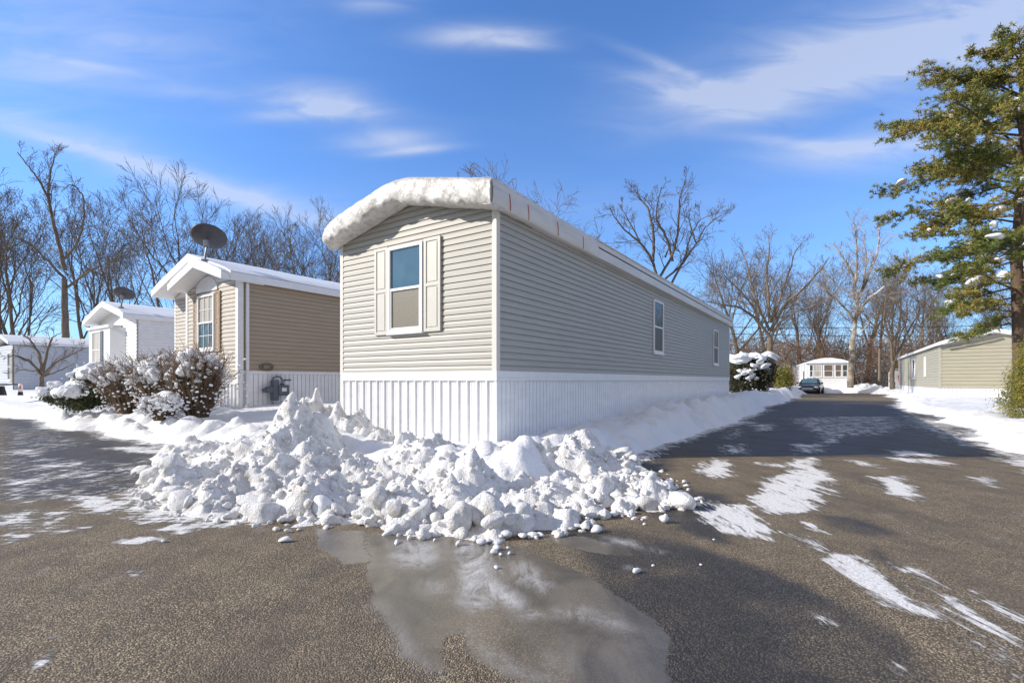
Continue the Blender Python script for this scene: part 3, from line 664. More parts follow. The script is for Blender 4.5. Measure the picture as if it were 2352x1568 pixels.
def window(parent, O, U, Nn, w_, h_, frame=.05, depth=.05, gl='glass', lower='screen', grid=None, fmat='white', label=None):
    """O lower-left corner in the parent's frame"""
    O = Vector(O); U = Vector(U).normalized(); Nn = Vector(Nn).normalized(); Z = Vector((0, 0, 1))
    mt = Matrix((( U.x, Nn.x, 0, O.x), (U.y, Nn.y, 0, O.y), (U.z, Nn.z, 1, O.z), (0, 0, 0, 1)))
    m_ = MB(); f = frame
    m_.box(0, f, 0, depth, 0, h_, mt).box(w_ - f, w_, 0, depth, 0, h_, mt).box(f, w_ - f, 0, depth - .003, h_ - f, h_, mt).box(f, w_ - f, 0, depth - .003, 0, f, mt)
    m_.box(-.015, w_ + .015, 0, depth + .02, -.035, -.001, mt)
    fr = m_.build('window', M[fmat], parent, bevel=.004)
    if label: fr['label'] = label
    mid = h_ * .5
    s = MB(); s.box(f + .001, w_ - f - .001, .012, depth - .008, mid - .022, mid + .022, mt)
    s.box(f + .001, f + .026, .012, depth - .012, f + .001, mid - .023, mt).box(w_ - f - .026, w_ - f - .001, .012, depth - .012, f + .001, mid - .023, mt).box(f + .027, w_ - f - .027, .012, depth - .012, f + .001, f + .03, mt)
    if grid:
        for i in range(1, grid[0]):
            x = f + (w_ - 2 * f) * i / grid[0]; s.box(x - .008, x + .008, .014, .034, f + .03, mid - .025, mt); s.box(x - .008, x + .008, .014, .034, mid + .025, h_ - f, mt)
        for k_ in range(1, grid[1]):
            z = mid + (h_ - f - mid) * k_ / grid[1]; s.box(f + .03, w_ - f - .03, .014, .0325, z - .008, z + .008, mt)
            z = f + (mid - f) * k_ / grid[1]; s.box(f + .03, w_ - f - .03, .014, .0325, z - .008, z + .008, mt)
    s.build('sash', M[fmat], fr)
    g = MB(); g.box(f, w_ - f, .002, .018, mid + .02, h_ - f, mt); g.build('upper_pane', M[gl], fr)
    g = MB(); g.box(f, w_ - f, .002, .022, f, mid - .02, mt); g.build('lower_pane', M[lower], fr)
    return fr
def shutter(parent, O, U, Nn, w_, h_, m_='shutter'):
    O = Vector(O); U = Vector(U); Nn = Vector(Nn)
    mt = Matrix(((U.x, Nn.x, 0, O.x), (U.y, Nn.y, 0, O.y), (U.z, Nn.z, 1, O.z), (0, 0, 0, 1)))
    s = MB(); s.box(0, w_, 0, .022, 0, h_, mt)
    b = .055
    s.box(0, b, .022, .036, 0, h_, mt).box(w_ - b, w_, .022, .036, 0, h_, mt)
    for z in (0, h_ / 2 - b / 2, h_ - b): s.box(b, w_ - b, .022, .0355, z, z + b, mt)
    for z0, z1 in ((b, h_ / 2 - b / 2), (h_ / 2 + b / 2, h_ - b)):
        s.box(b + .022, w_ - b - .022, .022, .032, z0 + .022, z1 - .022, mt)
    return s.build('shutter', M[m_], parent, bevel=.003)
FX = (1, 0, 0); FN = (0, -1, 0); SY = (0, 1, 0); SN = (1, 0, 0)
RZ = -TH

# ------------------------------------------------------------ cream mobile home
home = empty('mobile_home', (C0[0], C0[1], 0), RZ, 'long cream mobile home with white ribbed skirting and plastic wrap over its front roof edge', 'mobile home')
HW, HL, ZS, ZT, ZP = 3.66, 18.9, 1.22, 3.78, 4.24
mb = MB(); um = lambda z: -HW + .07 + max(0, (z - ZT)) * (HW / 2 - .07) / (ZP - ZT); ux = lambda z: -.07 - max(0, (z - ZT)) * (HW / 2 - .07) / (ZP - ZT)
siding(mb, (0, 0, 0), FX, FN, ZS + .12, ZP, .102, um, ux); mb.build('front_wall', M['siding'], home)
mb = MB(); siding(mb, (0, 0, 0), SY, SN, ZS + .12, ZT + .03, .102, lambda z: .07, lambda z: HL - .05)
mb.box(-HW + .02, -.02, .02, HL, .05, ZT); mb.build('side_wall', M['siding_side'], home)
for bx_ in ((-.07, .022, -.022, .07, ZS + .10, ZT + .02), (-HW - .02, -HW + .07, -.022, .07, ZS - 1.2, ZT + .02), (-.05, .022, HL - .05, HL + .02, ZS, ZT)):
    MB().box(*bx_).build('corner_trim', M['cream_trim'], home, bevel=.006)
mb = MB(); mb.box(-HW + .071, .026, -.028, .0, ZS, ZS + .13); mb.box(0, .0275, .0, HL, ZS, ZS + .13); mb.box(-HW + .071, .034, -.036, -.028, ZS - .02, ZS + .02); mb.box(.0275, .036, -.02, HL, ZS - .02, ZS + .02)
mb.build('skirt_trim', M['white'], home, bevel=.004)
mb = MB(); ribbed(mb, (0, 0, 0), FX, FN, -HW + .05, -.02, -.1, ZS - .015, .19, RIB); ribbed(mb, (0, 0, 0), SY, SN, .02, HL, -.1, ZS - .015, .115, RIB2); mb.box(-.025, .02, -.022, .025, -.1, ZS - .02)
mb.build('skirting', M['skirt'], home)
# window with shutters: w 1.03..2.1 seen from the corner
wx0, wx1 = -2.06, -1.24
def wf(u):                                     # w on the front plane for a pixel column
    k = (u - CU) / F; return (C0[0] - k * C0[1]) / (k * WD[1] - WD[0])
xw0, xw1 = -wf(897), -wf(976)
yv = C0[1] + wf(937) * WD[1]
zw0 = EYE + (HV - 763) / F * yv; zw1 = EYE + (HV - 563) / F * yv
wr = window(home, (xw0, -.019, zw0), FX, FN, xw1 - xw0, zw1 - zw0, .055, .055, 'glass', 'screen', label='front window with sky blue tinted into its upper pane')
sw = -wf(865) ; sw1 = -wf(1016)
shutter(home, (sw, -.019, zw0 - .02), FX, FN, xw0 - sw - .02, zw1 - zw0 + .05); shutter(home, (xw1 + .02, -.019, zw0 - .02), FX, FN, sw1 - xw1 - .02, zw1 - zw0 + .05)
def ws(u):
    k = (u - CU) / F; return (k * C0[1] - C0[0]) / (LD[0] - k * LD[1])
for (ua, ub, va, vb, lb) in ((1498, 1520, 692, 812, 'larger side window nearer the front'), (1636, 1647, 758, 838, 'narrow side window near the rear')):
    a, b = ws(ua), ws(ub); ym = C0[1] + (a + b) / 2 * LD[1]
    z1 = EYE + (HV - va) / F * ym; z0 = EYE + (HV - vb) / F * ym
    window(home, (.019, a, z0), SY, SN, b - a, z1 - z0, .05, .045, 'glass_dim', 'screen_dark', label=lb)
# roof body: gable with overhangs
ov = .34; eo = .13
def roofz(x): return 4.56 - abs(x + HW / 2) * (4.56 - 4.09) / (HW / 2 + eo)
prof = [(-HW - eo, 3.80), (-HW - eo, 4.07), (-HW / 2, 4.53), (eo, 4.07), (eo, 3.98), (eo - .012, 3.98), (eo - .012, 3.80), (0, 3.78), (-HW / 2, 4.24), (-HW, 3.78)]
mb = MB()
mb.prism_y([(-HW - eo, 3.80), (-HW - eo, 4.07), (-HW / 2, 4.53), (-HW / 2, 4.24), (-HW, 3.785)], -ov + .05, HL + .05)
mb.prism_y([(-HW / 2, 4.24), (-HW / 2, 4.53), (eo, 4.07), (eo, 3.80), (0, 3.785)], -ov + .05, HL + .05)
mb.build('roof', M['roof_metal'], home)
# side roof edge: upper lip, dark seam and lower fascia
mb = MB(); mb.box(eo, eo + .03, 3.3, HL + .1, 3.975, 4.085); mb.box(eo + .002, eo + .05, 3.2, HL + .1, 4.085, 4.11); mb.build('roof_lip', M['wrap_side'], home, bevel=.006)
mb = MB(); mb.box(eo + .001, eo + .008, 3.3, HL + .08, 3.94, 3.974); mb.build('roof_seam', M['dark'], home)
mb = MB(); mb.box(eo, eo + .045, 3.3, HL + .12, 3.74, 3.935); mb.box(.002, eo, 1.0, HL, 3.745, 3.80); mb.build('fascia', M['wrap_side'], home, bevel=.008)
# plastic wrap round the front overhang
rw = random.Random(9)
def nz2(a, b, s): return float(vnoise(np.array([a]), np.array([b]), s)[0]) - .5
rows = []
xsw = np.linspace(-HW - eo - .03, eo + .03, 150)
for x in xsw:
    e = min(x - (-HW - eo - .03), .0 + 9) ; ends = 1 - math.exp(-max(0, x + HW + eo + .03) / .12); er = 1 - math.exp(-max(0, eo + .03 - x) / .03)
    zt = roofz(x) + .035; zt = zt - .05 * math.exp(-((x + HW / 2) / .2) ** 2)
    soff = 4.20 - abs(x + HW / 2) * (4.22 - 3.78) / (HW / 2)
    zb = soff - .02 + .07 * nz2(x * 3, 0, 5) + .05 * nz2(x * 11, 0, 6)
    zb = max(zb, zt - .46)
    zt2 = zt - .16 * (1 - ends); zb2 = zb + .08 * (1 - ends) ; bul = .5 + .5 * ends
    r_ = []
    th = [(.75, zt - .0), (.3, zt + .003), (-ov + .10, zt + .004), (-ov + .03, zt2 - .008), (-ov - .015, zt2 - .04)]
    for k_ in range(10):
        f_ = (k_ + 1) / 10; yy_ = -ov - .03 - .02 * math.sin(f_ * 3.14)
        th.append((yy_, zt2 - .04 + (zb2 + .05 - zt2 + .04) * f_))
    th += [(-ov + .0, zb2 + .012), (-ov + .05, zb2), (-ov + .12, soff - .008), (-ov + .22, soff - .006), (-.03, soff - .004)]
    for j, (yq, zq) in enumerate(th):
        wr_ = (.02 * nz2(x * 9 + zq * 5, zq * 7, 3) + .04 * nz2(x * 2.5, zq * 5 + 3, 8) - .03 * abs(nz2(x * 5 - zq * 4, zq * 3, 15))) if j > 2 else 0
        if x > -1.2 or x < -3.1: wr_ += .03 * nz2((x + zq * 1.2) * 13, zq * 2, 21) * (1 if 5 < j < 16 else 0)
        yq2 = yq if yq > -.2 else yq * (1) + (1 - bul) * .12
        r_.append((x, yq2 + wr_ * (1 if yq < -.1 else 0), zq + wr_ * .5))
    rows.append(r_)
mb = MB(); mb.grid(rows)
# close the right end towards the side band
mb.add(rows[-1], [tuple(range(len(rows[-1])))]); mb.add(rows[0], [tuple(range(len(rows[0]) - 1, -1, -1))])
o = mb.build('plastic_wrap', M['wrap'], home, smooth=True); o['label'] = 'crinkled white plastic over the front roof overhang'
rows = []
for y in np.linspace(-ov + .0, 3.35, 90):
    r_ = []
    sag = .012 * nz2(y * 3, 1, 4)
    for j, (dx, z) in enumerate([(-.3, 4.16 + .012), (.0, 4.115), (.035, 4.085), (.045, 4.03), (.043, 3.985), (.055, 3.975), (.058, 3.9), (.058, 3.82), (.05, 3.755), (.03, 3.735), (-.06, 3.74), (-.12, 3.76)]):
        n_ = .016 * nz2(y * 7, z * 9, 12)
        r_.append((eo + dx + n_, y, z + sag * (1 if j > 4 else 0)))
    rows.append(r_)
mb = MB(); mb.grid(rows); o = mb.build('side_wrap', M['wrap_side'], home, smooth=True, solid=.006); o['label'] = 'grey plastic over the near end of the side eave'
for y in (.10, .62, 1.6, 2.62):
    mb = MB(); mb.tube([(eo + .066, y - .03, 3.985), (eo + .072, y - .02, 3.9), (eo + .072, y - .01, 3.82), (eo + .062, y, 3.745)], .006, 5); mb.build('red_tie', M['red'], home)

# ------------------------------------------------------------ generic mobile homes
def roof_gable(parent, mt_roof, x0, x1, y0, y1, ze, zr, th=.16, xc=None, snow=True, name='roof'):
    xc = (x0 + x1) / 2 if xc is None else xc
    mb = MB(); mb.prism_y([(x0, ze - th), (x0, ze), (xc, zr), (xc, zr - th)], y0, y1); mb.prism_y([(xc, zr - th), (xc, zr), (x1, ze), (x1, ze - th)], y0, y1)
    o = mb.build(name, M[mt_roof], parent)
    if snow:
        rows = []
        ny_ = int((y1 - y0) / .25) + 2
        for y in np.linspace(y0 + .02, y1 - .02, ny_):
            r_ = []
            for f in np.linspace(0, 1, 17):
                x = x0 + .03 + (x1 - x0 - .06) * f
                z = ze + (zr - ze) * (1 - abs(x - xc) / ((x1 - x0) / 2))
                n_ = float(fbm(np.array([x * 1.5]), np.array([y * 1.5]), 44, 3)[0])
                e_ = 1 if 0 < f < 1 else .2
                r_.append((x, y, z + (.055 + .05 * n_) * e_))
            rows.append(r_)
        mb = MB(); mb.grid(rows); mb.add(rows[0] + [(x0 + .03, y0 + .02, ze + .002), (xc, y0 + .02, zr), (x1 - .03, y0 + .02, ze + .002)][::-1], [tuple(range(20))])
        mb.build('roof_snow', M['roof_snow'], o, smooth=True)
    return o

# tan home
th_ = empty('mobile_home', (-7.25, 12.9, 0), RZ, 'tan mobile home with white trim, nested front gables and a big dish on its roof', 'mobile home')
TW, TL, TZ0, TZ1 = 4.55, 15.0, 1.42, 3.86
mb = MB(); siding(mb, (0, 0, 0), SY, SN, TZ0, TZ1, .115, lambda z: .12, lambda z: TL); mb.box(-TW + .02, -.02, .35, TL, .3, TZ1); mb.box(-2.85, -.03, .02, .4, .3, TZ1); mb.build('side_wall', M['tan'], th_)
mb = MB(); siding(mb, (0, 0, 0), FX, FN, TZ0 - .2, 3.95, .115, lambda z: -2.9, lambda z: -.1, .022); siding(mb, (0, .32, 0), FX, FN, TZ0 - .2, 4.1, .115, lambda z: -TW, lambda z: -2.9, .022)
mb.build('front_wall', M['tan_front'], th_)
mb = MB(); mb.box(-.1, .03, -.03, .12, TZ0 - .3, 3.9); mb.box(-2.98, -2.86, -.03, .1, TZ0 - .3, 3.9); mb.box(-TW - .03, -TW + .08, .3, .4, .4, 3.9); mb.box(0, .03, .12, TL, TZ0 - .04, TZ0 + .05); mb.box(-TW, -.1, -.02, .3, TZ0 - .32, TZ0 - .2)
mb.build('trim', M['white'], th_, bevel=.005)
mb = MB(); ribbed(mb, (0, 0, 0), SY, SN, .0, TL, .2, TZ0 - .04, .13, RIB2); ribbed(mb, (0, 0, 0), FX, FN, -TW, 0, .2, TZ0 - .3, .19, RIB); mb.build('skirting', M['skirt'], th_)
mb = MB(); mb.tube([(.07, .2, 3.8), (.07, .2, .6), (.14, .14, .5)], .045, 8); mb.build('downspout', M['white'], th_)
roof_gable(th_, 'white', -TW - .15, .2, -.3, TL, 4.02, 4.78, .2)
roof_gable(th_, 'white', -2.95, .17, -.52, .6, 3.99, 4.47, .19, name='gable_roof')
mb = MB(); mb.prism_y([(-2.85, 3.8), (-.05, 3.8), (-1.4, 4.28)], -.012, .03); mb.build('gable_panel', M['white_home'], th_)
mb = MB(); mb.prism_y([(-TW, 3.82), (-.05, 3.82), (-TW / 2, 4.55)], .29, .35); mb.build('gable_panel', M['white_home'], th_)
a = [(-1.67 + .62 * math.cos(t_), 3.72 + .42 * math.sin(t_)) for t_ in np.linspace(0, math.pi, 17)]
mb = MB(); mb.prism_y(a, -.05, -.014); mb.build('arch_panel', M['white'], th_, bevel=.006)
window(th_, (-2.16, -.022, 2.05), FX, FN, .98, 1.58, .06, .06, 'curtain', 'glass_dim', grid=(3, 2), label='front window divided into small panes')
shutter(th_, (-2.45, -.022, 2.0), FX, FN, .27, 1.68, 'stone_trim'); shutter(th_, (-1.16, -.022, 2.0), FX, FN, .27, 1.68, 'stone_trim')
mb = MB(); mb.box(-3.42, -3.30, .2, .3, 3.38, 3.6); mb.box(-3.40, -3.32, .16, .2, 3.42, 3.56); mb.build('porch_light', M['lamp'], th_, bevel=.01)

# white home with bay window
wh = empty('mobile_home', (-15.7, 20.4, 0), RZ, 'white mobile home with bay window and snowy gable, left of the tan home', 'mobile home')
mb = MB(); siding(mb, (0, 0, 0), SY, SN, .9, 3.8, .13, lambda z: .05, lambda z: 14, .018); siding(mb, (0, 0, 0), FX, FN, .6, 3.85, .15, lambda z: -4.5, lambda z: -.03, .024)
mb.box(-4.5, -.02, .02, 14, .2, 3.8); mb.prism_y([(-4.5, 3.8), (0, 3.8), (-2.25, 4.45)], -.02, .03); mb.build('wall', M['white_home'], wh)
roof_gable(wh, 'white', -4.75, .15, -.55, 14, 3.95, 4.62, .2)
mb = MB(); mb.box(-4.3, -1.7, -.42, -.03, 1.2, 3.5); mb.add([(-1.7, -.42, 1.2), (-1.15, -.03, 1.2), (-1.15, -.03, 3.5), (-1.7, -.42, 3.5)], [(0, 1, 2, 3)]); mb.box(-4.4, -1.6, -.5, -.03, 3.5, 3.62)
mb.build('bay', M['white'], wh, bevel=.01)
window(wh, (-3.75, -.42, 1.75), FX, FN, 1.0, 1.65, .06, .05, 'curtain', 'curtain', label='bay window with pale curtains')
shutter(wh, (-2.7, -.42, 1.7), FX, FN, .22, 1.7, 'metal_grey')

# far left long white home
fl = empty('mobile_home', (-33.3, 32.5, 0), RZ, 'long low white home in shade at the far left edge, snow on its roof', 'mobile home')
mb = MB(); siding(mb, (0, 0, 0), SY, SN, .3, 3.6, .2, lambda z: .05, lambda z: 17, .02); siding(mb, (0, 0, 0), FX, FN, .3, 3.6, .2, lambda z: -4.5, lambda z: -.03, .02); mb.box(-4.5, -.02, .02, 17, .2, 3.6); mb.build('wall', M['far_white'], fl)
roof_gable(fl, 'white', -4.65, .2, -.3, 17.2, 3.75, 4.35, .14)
window(fl, (-1.2, -.02, 1.2), FX, FN, .9, 1.9, .07, .06, 'glass_dim', 'glass_dim'); mb = MB(); mb.box(-.2, .0, -.06, -.02, 1.0, 3.3); mb.build('corner_board', M['stone_trim'], fl)

# olive home on the right
oh = empty('mobile_home', (24.6, 28.0, 0), RZ, 'olive home with white roof edge right of the lane, partly behind the pine', 'mobile home')
mb = MB(); siding(mb, (0, 0, 0), FX, FN, .78, 3.24, .2, lambda z: .08, lambda z: 4.5, .035); mb.prism_y([(0, 3.2), (4.5, 3.2), (2.3, 3.86)], .02, .1); mb.box(.02, 4.5, .03, 22, .1, 3.2); mb.build('front_wall', M['olive'], oh)
mb = MB(); siding(mb, (0, 22, 0), (0, -1, 0), (-1, 0, 0), .78, 3.22, .16, lambda z: 0, lambda z: 21.9, .02); mb.build('side_wall', M['olive2'], oh)
mb = MB(); mb.box(-.04, .09, -.04, .1, .78, 3.2); mb.build('corner_trim', M['olive2'], oh, bevel=.01)
mb = MB(); ribbed(mb, (0, -.02, 0), FX, FN, 0, 4.5, -.1, .77, .17, RIB); mb.box(-.03, .0, 0, 22, -.1, .77); mb.build('skirting', M['skirt'], oh)
roof_gable(oh, 'white', -.2, 4.75, -.3, 22.2, 3.36, 4.0, .17)
mb = MB(); mb.tube([(.1, -.34, 3.2), (1.0, -.36, 3.42), (2.2, -.36, 3.78)], .05, 6); mb.build('gutter', M['metal_grey'], oh)
window(oh, (-.02, 12.0, 1.35), (0, -1, 0), (-1, 0, 0), 1.6, 1.5, .07, .05, 'glass_dim', 'curtain')
window(oh, (-.02, 5.6, 1.5), (0, -1, 0), (-1, 0, 0), .5, 1.3, .07, .05, 'white_home', 'white_home')

# small white trailer at the lane end
dr = math.atan2(-.44, .9)
tr = empty('trailer', (29.6, 49.0, 0), dr, 'small white trailer with a row of front windows at the far end of the lane', 'trailer')
mb = MB(); siding(mb, (0, 0, 0), FX, FN, .2, 3.0, .2, lambda z: 0, lambda z: 3.7, .02); mb.box(.01, 3.69, .02, 17, .1, 3.0); mb.build('wall', M['white_home'], tr)
mb = MB(); pr = [(0 - .08, 2.93), (0 - .08, 3.02), (.7, 3.30), (1.5, 3.45), (2.2, 3.45), (3.0, 3.30), (3.78, 3.02), (3.78, 2.93)]; mb.prism_y(pr, -.1, 17.1); mb.box(-.12, 3.82, -.22, -.1, 2.94, 3.04)
rf = mb.build('roof', M['roof_snow'], tr)
for (a, b, pm) in ((.28, .62, 'glass_dim'), (.66, 1.36, 'curtain'), (1.5, 2.3, 'blind'), (2.44, 3.0, 'blind'), (3.04, 3.5, 'glass_dim')):
    window(tr, (a, -.02, 1.55), FX, FN, b - a, 1.25, .05, .05, pm, pm)
mb = MB()
for y in (1.4, 3, 5, 7.5, 10): MB().box(-.03, -.004, y, y + .08, .2, 2.93).build('batten', M['metal_grey'], tr)
mb = MB(); mb.box(-.03, 0, 1.8, 2.6, .3, 2.2); mb.build('door', M['metal_grey'], tr)

# ------------------------------------------------------------ dishes, meter, hose
def dish(loc, rad, aim, mast, label):
    t_ = empty('satellite_dish', loc, 0, label, 'satellite dish')
    aim = Vector(aim).normalized(); q = aim.to_track_quat('Z', 'Y').to_matrix()
    top = Vector((0, 0, mast)); cen = top + Vector((.02, 0, rad * .25)) + aim * .1
    V_ = []; F_ = []; nr = 8; na = 40
    for i in range(nr + 1):
        r_ = rad * i / nr
        for j in range(na):
            a_ = 2 * math.pi * j / na; p = Vector((r_ * math.cos(a_), r_ * .93 * math.sin(a_), .22 * rad * (i / nr) ** 2)); V_.append(cen + q @ p)
    for i in range(nr):
        for j in range(na): F_.append((i * na + j, i * na + (j + 1) % na, (i + 1) * na + (j + 1) % na, (i + 1) * na + j))
    m_ = MB(); m_.add(V_, F_); m_.build('reflector', M['dish'], t_, smooth=True, solid=.015)
    m_ = MB(); m_.tube([(-.06, 0, 0), (-.03, 0, mast * .45), (.0, 0, mast * .8), top + aim * .06], .03, 8); m_.build('mast', M['metal_grey'], t_)
    m_ = MB(); m_.box(-.12, .02, -.07, .07, -.02, .03); m_.build('foot_plate', M['metal_grey'], t_, bevel=.008); m_ = MB(); m_.box(-.06, .06, -.05, .05, mast - .05, mast + .13); m_.build('bracket', M['metal_grey'], t_, bevel=.008)
    m_ = MB(); m_.tube([cen - q @ Vector((0, rad * .9, -.2 * rad)), cen + q @ Vector((0, -rad * .5, rad * .8)), cen + q @ Vector((0, 0, rad * .95))], .015, 6); ar = m_.build('feed_arm', M['metal_grey'], t_)
    m_ = MB(); m_.tube([cen + q @ Vector((0, 0, rad * .85)), cen + q @ Vector((0, 0, rad * 1.08))], .045, 8); m_.build('receiver', M['metal_grey'], ar)
p = pt(475, 598, 13.3)
dish(p, .45, (-.16, .59, .79), .42, 'large dark grey satellite dish on the tan home roof')
p = pt(281, 706, 20.6)
dish(p, .39, (-.16, .60, .78), .38, 'smaller black satellite dish on the white home roof')

k = (618 - CU) / F; tL = (k * 12.9 + 7.25) / (LD[0] - k * LD[1]); mx, my = -7.25 + LD[0] * tL, 12.9 + LD[1] * tL
gm = empty('gas_meter', (mx, my, .6), RZ, 'grey gas meter with piping against the tan home skirting', 'gas meter')
mb = MB(); mb.box(.08, .26, -.02, .16, .05, .62); mb.build('regulator_body', M['meter'], gm, bevel=.03)
mb = MB(); mb.box(.10, .30, .12, .42, .18, .48); mb.tube([(.2, .27, .48), (.2, .27, .53)], .06, 10); mb.build('meter_case', M['meter'], gm, bevel=.03)
mb = MB(); mb.box(.301, .308, .2, .34, .30, .40); mb.build('dial', M['white'], gm)
mb = MB(); mb.tube([(.18, -.02, .35), (.18, -.2, .35)], [.1, .08], 12); mb.tube([(.18, -.2, .35), (.18, -.28, .33)], .06, 10); mb.build('regulator', M['meter'], gm, smooth=False, bevel=.006)
mb = MB(); mb.tube([(.17, .0, -.3), (.17, .0, .5), (.17, .03, .68), (.17, .12, .72), (.17, .24, .7), (.17, .3, .62), (.17, .3, .5)], .03, 8); mb.tube([(.05, .36, .6), (.17, .4, .62), (.17, .55, .62)], .025, 8); mb.build('pipe', M['metal_grey'], gm)
hs = empty('hose_coil', (-7.25 + LD[0] * .75, 12.9 + LD[1] * .75, 1.58), RZ, 'small dark hose coil hanging low on the tan wall by the corner', 'hose')
mb = MB()
for r_, xo in ((.16, .05), (.14, .09), (.17, .07)):
    mb.tube([(xo, r_ * math.cos(a_), r_ * .6 * math.sin(a_)) for a_ in np.linspace(0, 6.28, 20)], .014, 6)
mb.build('coil', M['wood'], hs); mb = MB(); mb.box(.02, .07, -.2, -.1, -.03, .05); mb.build('tap', M['metal_grey'], hs)

# ------------------------------------------------------------ bare trees
class TM:
    """fast triangle-tube accumulator"""
    def __init__(s): s.v = []; s.f = []; s.n = 0
    def tube(s, P, r, sides):
        P = np.asarray(P, float); k = len(P); r = np.asarray(r, float)
        T = np.gradient(P, axis=0); T /= (np.linalg.norm(T, axis=1, keepdims=True) + 1e-9)
        a = np.array([0., 0, 1]) if abs(T[0, 2]) < .85 else np.array([1., 0, 0])
        e1 = np.cross(T, a); e1 /= (np.linalg.norm(e1, axis=1, keepdims=True) + 1e-9); e2 = np.cross(T, e1)
        an = np.arange(sides) * 2 * np.pi / sides
        R_ = P[:, None] + (e1[:, None] * np.cos(an)[None, :, None] + e2[:, None] * np.sin(an)[None, :, None]) * r[:, None, None]
        s.v.append(R_.reshape(-1, 3))
        i = np.arange(k - 1)[:, None] * sides; j = np.arange(sides)[None, :]; j2 = (j + 1) % sides
        s.f.append(np.stack([i + j, i + j2, i + sides + j2, i + sides + j], -1).reshape(-1, 4) + s.n); s.n += k * sides
    def mesh(s, name): return np_mesh(name, np.concatenate(s.v), np.concatenate(s.f))
def nrm(v_): return v_ / (np.linalg.norm(v_) + 1e-9)
def branch(tm, rg, p, d, ln, r, lvl, maxl, cfg):
    k = 6 if lvl <= 1 else (5 if lvl == 2 else (4 if lvl == 3 else 3))
    P = [p]; dd = d.copy(); up = cfg['up'][min(lvl, len(cfg['up']) - 1)]
    for i in range(k):
        dd = nrm(dd + rg.normal(0, cfg['wig'], 3) + np.array([0, 0, up])); P.append(P[-1] + dd * ln / k)
    P = np.array(P); rr = r * np.linspace(1, .35 if lvl < maxl else .4, k + 1)
    tm.tube(P, np.maximum(rr, cfg['rmin']), 6 if lvl == 0 else (5 if lvl == 1 else 3))
    if lvl < maxl: kids(tm, rg, P, rr, ln, lvl, maxl, cfg)
def kids(tm, rg, P, rr, ln, lvl, maxl, cfg):
    n = cfg['n'][lvl]; k = len(P) - 1
    for c in range(n):
        f = cfg['t0'][lvl] + (1 - cfg['t0'][lvl]) * (c + rg.uniform(.1, .9)) / n
        i = min(int(f * k), k - 1); q = f * k - i; pos = P[i] * (1 - q) + P[i + 1] * q
        t_ = nrm(P[i + 1] - P[i]); rad = np.interp(f * k, np.arange(k + 1), rr)
        perp = nrm(np.cross(t_, rg.normal(0, 1, 3))); an = R(rg.uniform(*cfg['ang']))
        nd = nrm(t_ * math.cos(an) + perp * math.sin(an))
        cl_ = ln * rg.uniform(*cfg['len']) * (1.25 - .65 * f)
        branch(tm, rg, pos, nd, cl_, max(rad * rg.uniform(.45, .7), cfg['rmin']), lvl + 1, maxl, cfg)
CF = dict(up=[.05, .10, .10, .06, .03], wig=.13, rmin=.008, n=[8, 6, 5, 5, 3], t0=[.32, .2, .2, .15, .1], ang=(25, 58), len=(.45, .72))
def bare_tree_meshes(seed, h, r, cfg, lean=0, maxl=4):
    rg = np.random.default_rng(seed); tk = TM(); cr = TM()
    P = [np.array([0., 0, -.3])]; d = nrm(np.array([lean, 0, 1.])); k = 8
    for i in range(k):
        d = nrm(d + rg.normal(0, .07, 3) + np.array([0, 0, .06])); P.append(P[-1] + d * h * .78 / k)
    P = np.array(P); rr = r * np.linspace(1, .22, k + 1); rr[0] *= 1.25
    tk.tube(P, rr, 9); kids(cr, rg, P, rr, h * .78, 0, maxl, cfg)
    branch(cr, rg, P[-1], d, h * .25, rr[-1], 2, maxl, cfg)
    return tk.mesh('trunk'), cr.mesh('crown')
def make_tree(name, meshes, m_, loc, rz, s, label, cat='tree', group=None):
    t_ = empty(name, loc, rz, label, cat, group); t_.scale = (s, s, s * random.Random(int(loc[0] * 99)).uniform(.92, 1.08))
    for me, nm in zip(meshes, ('trunk', 'crown')):
        o = bpy.data.objects.new(nm, me); col.objects.link(o); o.parent = t_
        if not me.materials: me.materials.append(m_)
    return t_
import copy as _c
CFL = dict(CF); CFL['n'] = [9, 6, 5, 5, 3]; CFL['t0'] = [.18, .2, .2, .15, .1]; CFL['ang'] = (18, 45); CFL['rmin'] = .0105; CFL['wig'] = .16; CFL['n'] = [8, 5, 5, 5, 3]
LEFT = [bare_tree_meshes(10 + i, 16, .20, CFL) for i in range(5)]
CFR = dict(CF); CFR['t0'] = [.3, .2, .15, .1, .1]; CFR['ang'] = (25, 60); CFR['rmin'] = .011
RIGHT = [bare_tree_meshes(30 + i, 15, .28, CFR) for i in range(4)]
rt = random.Random(21)
# dense wood on the left, (u, top v)
def topz(v, d): return EYE + (HV - v) / F * d
for (u, v, d) in [(5, 425, 46), (45, 470, 58), (60, 440, 50), (215, 470, 50), (250, 495, 62), (290, 470, 48), (380, 430, 46), (420, 430, 52), (465, 480, 58), (500, 510, 50), (575, 520, 50), (650, 520, 56), (700, 490, 50), (735, 500, 60), (790, 480, 54), (-40, 420, 50), (-110, 440, 58), (850, 520, 60)]:
    x = (u - CU) / F * d; ht = topz(v, d)
    make_tree('bare_tree', LEFT[rt.randrange(5)], M['bark_dark'], (x, d, .2), rt.uniform(0, 6.28), ht / 17.0, 'dark bare tree in the dense wood behind the homes on the left', 'tree', 'dark bare trees in the left wood')
for (u, v, d) in [(1000, 385, 40), (1225, 395, 40)]:
    make_tree('bare_tree', RIGHT[rt.randrange(4)], M['bark_dark'], ((u - CU) / F * d, d, .2), rt.uniform(0, 6.28), topz(v, d) / 15.8,
              'bare treetop showing over the middle of the wrapped roof front' if u < 1100 else 'bare treetop showing over the roof side just right of the wrapped corner', 'tree')
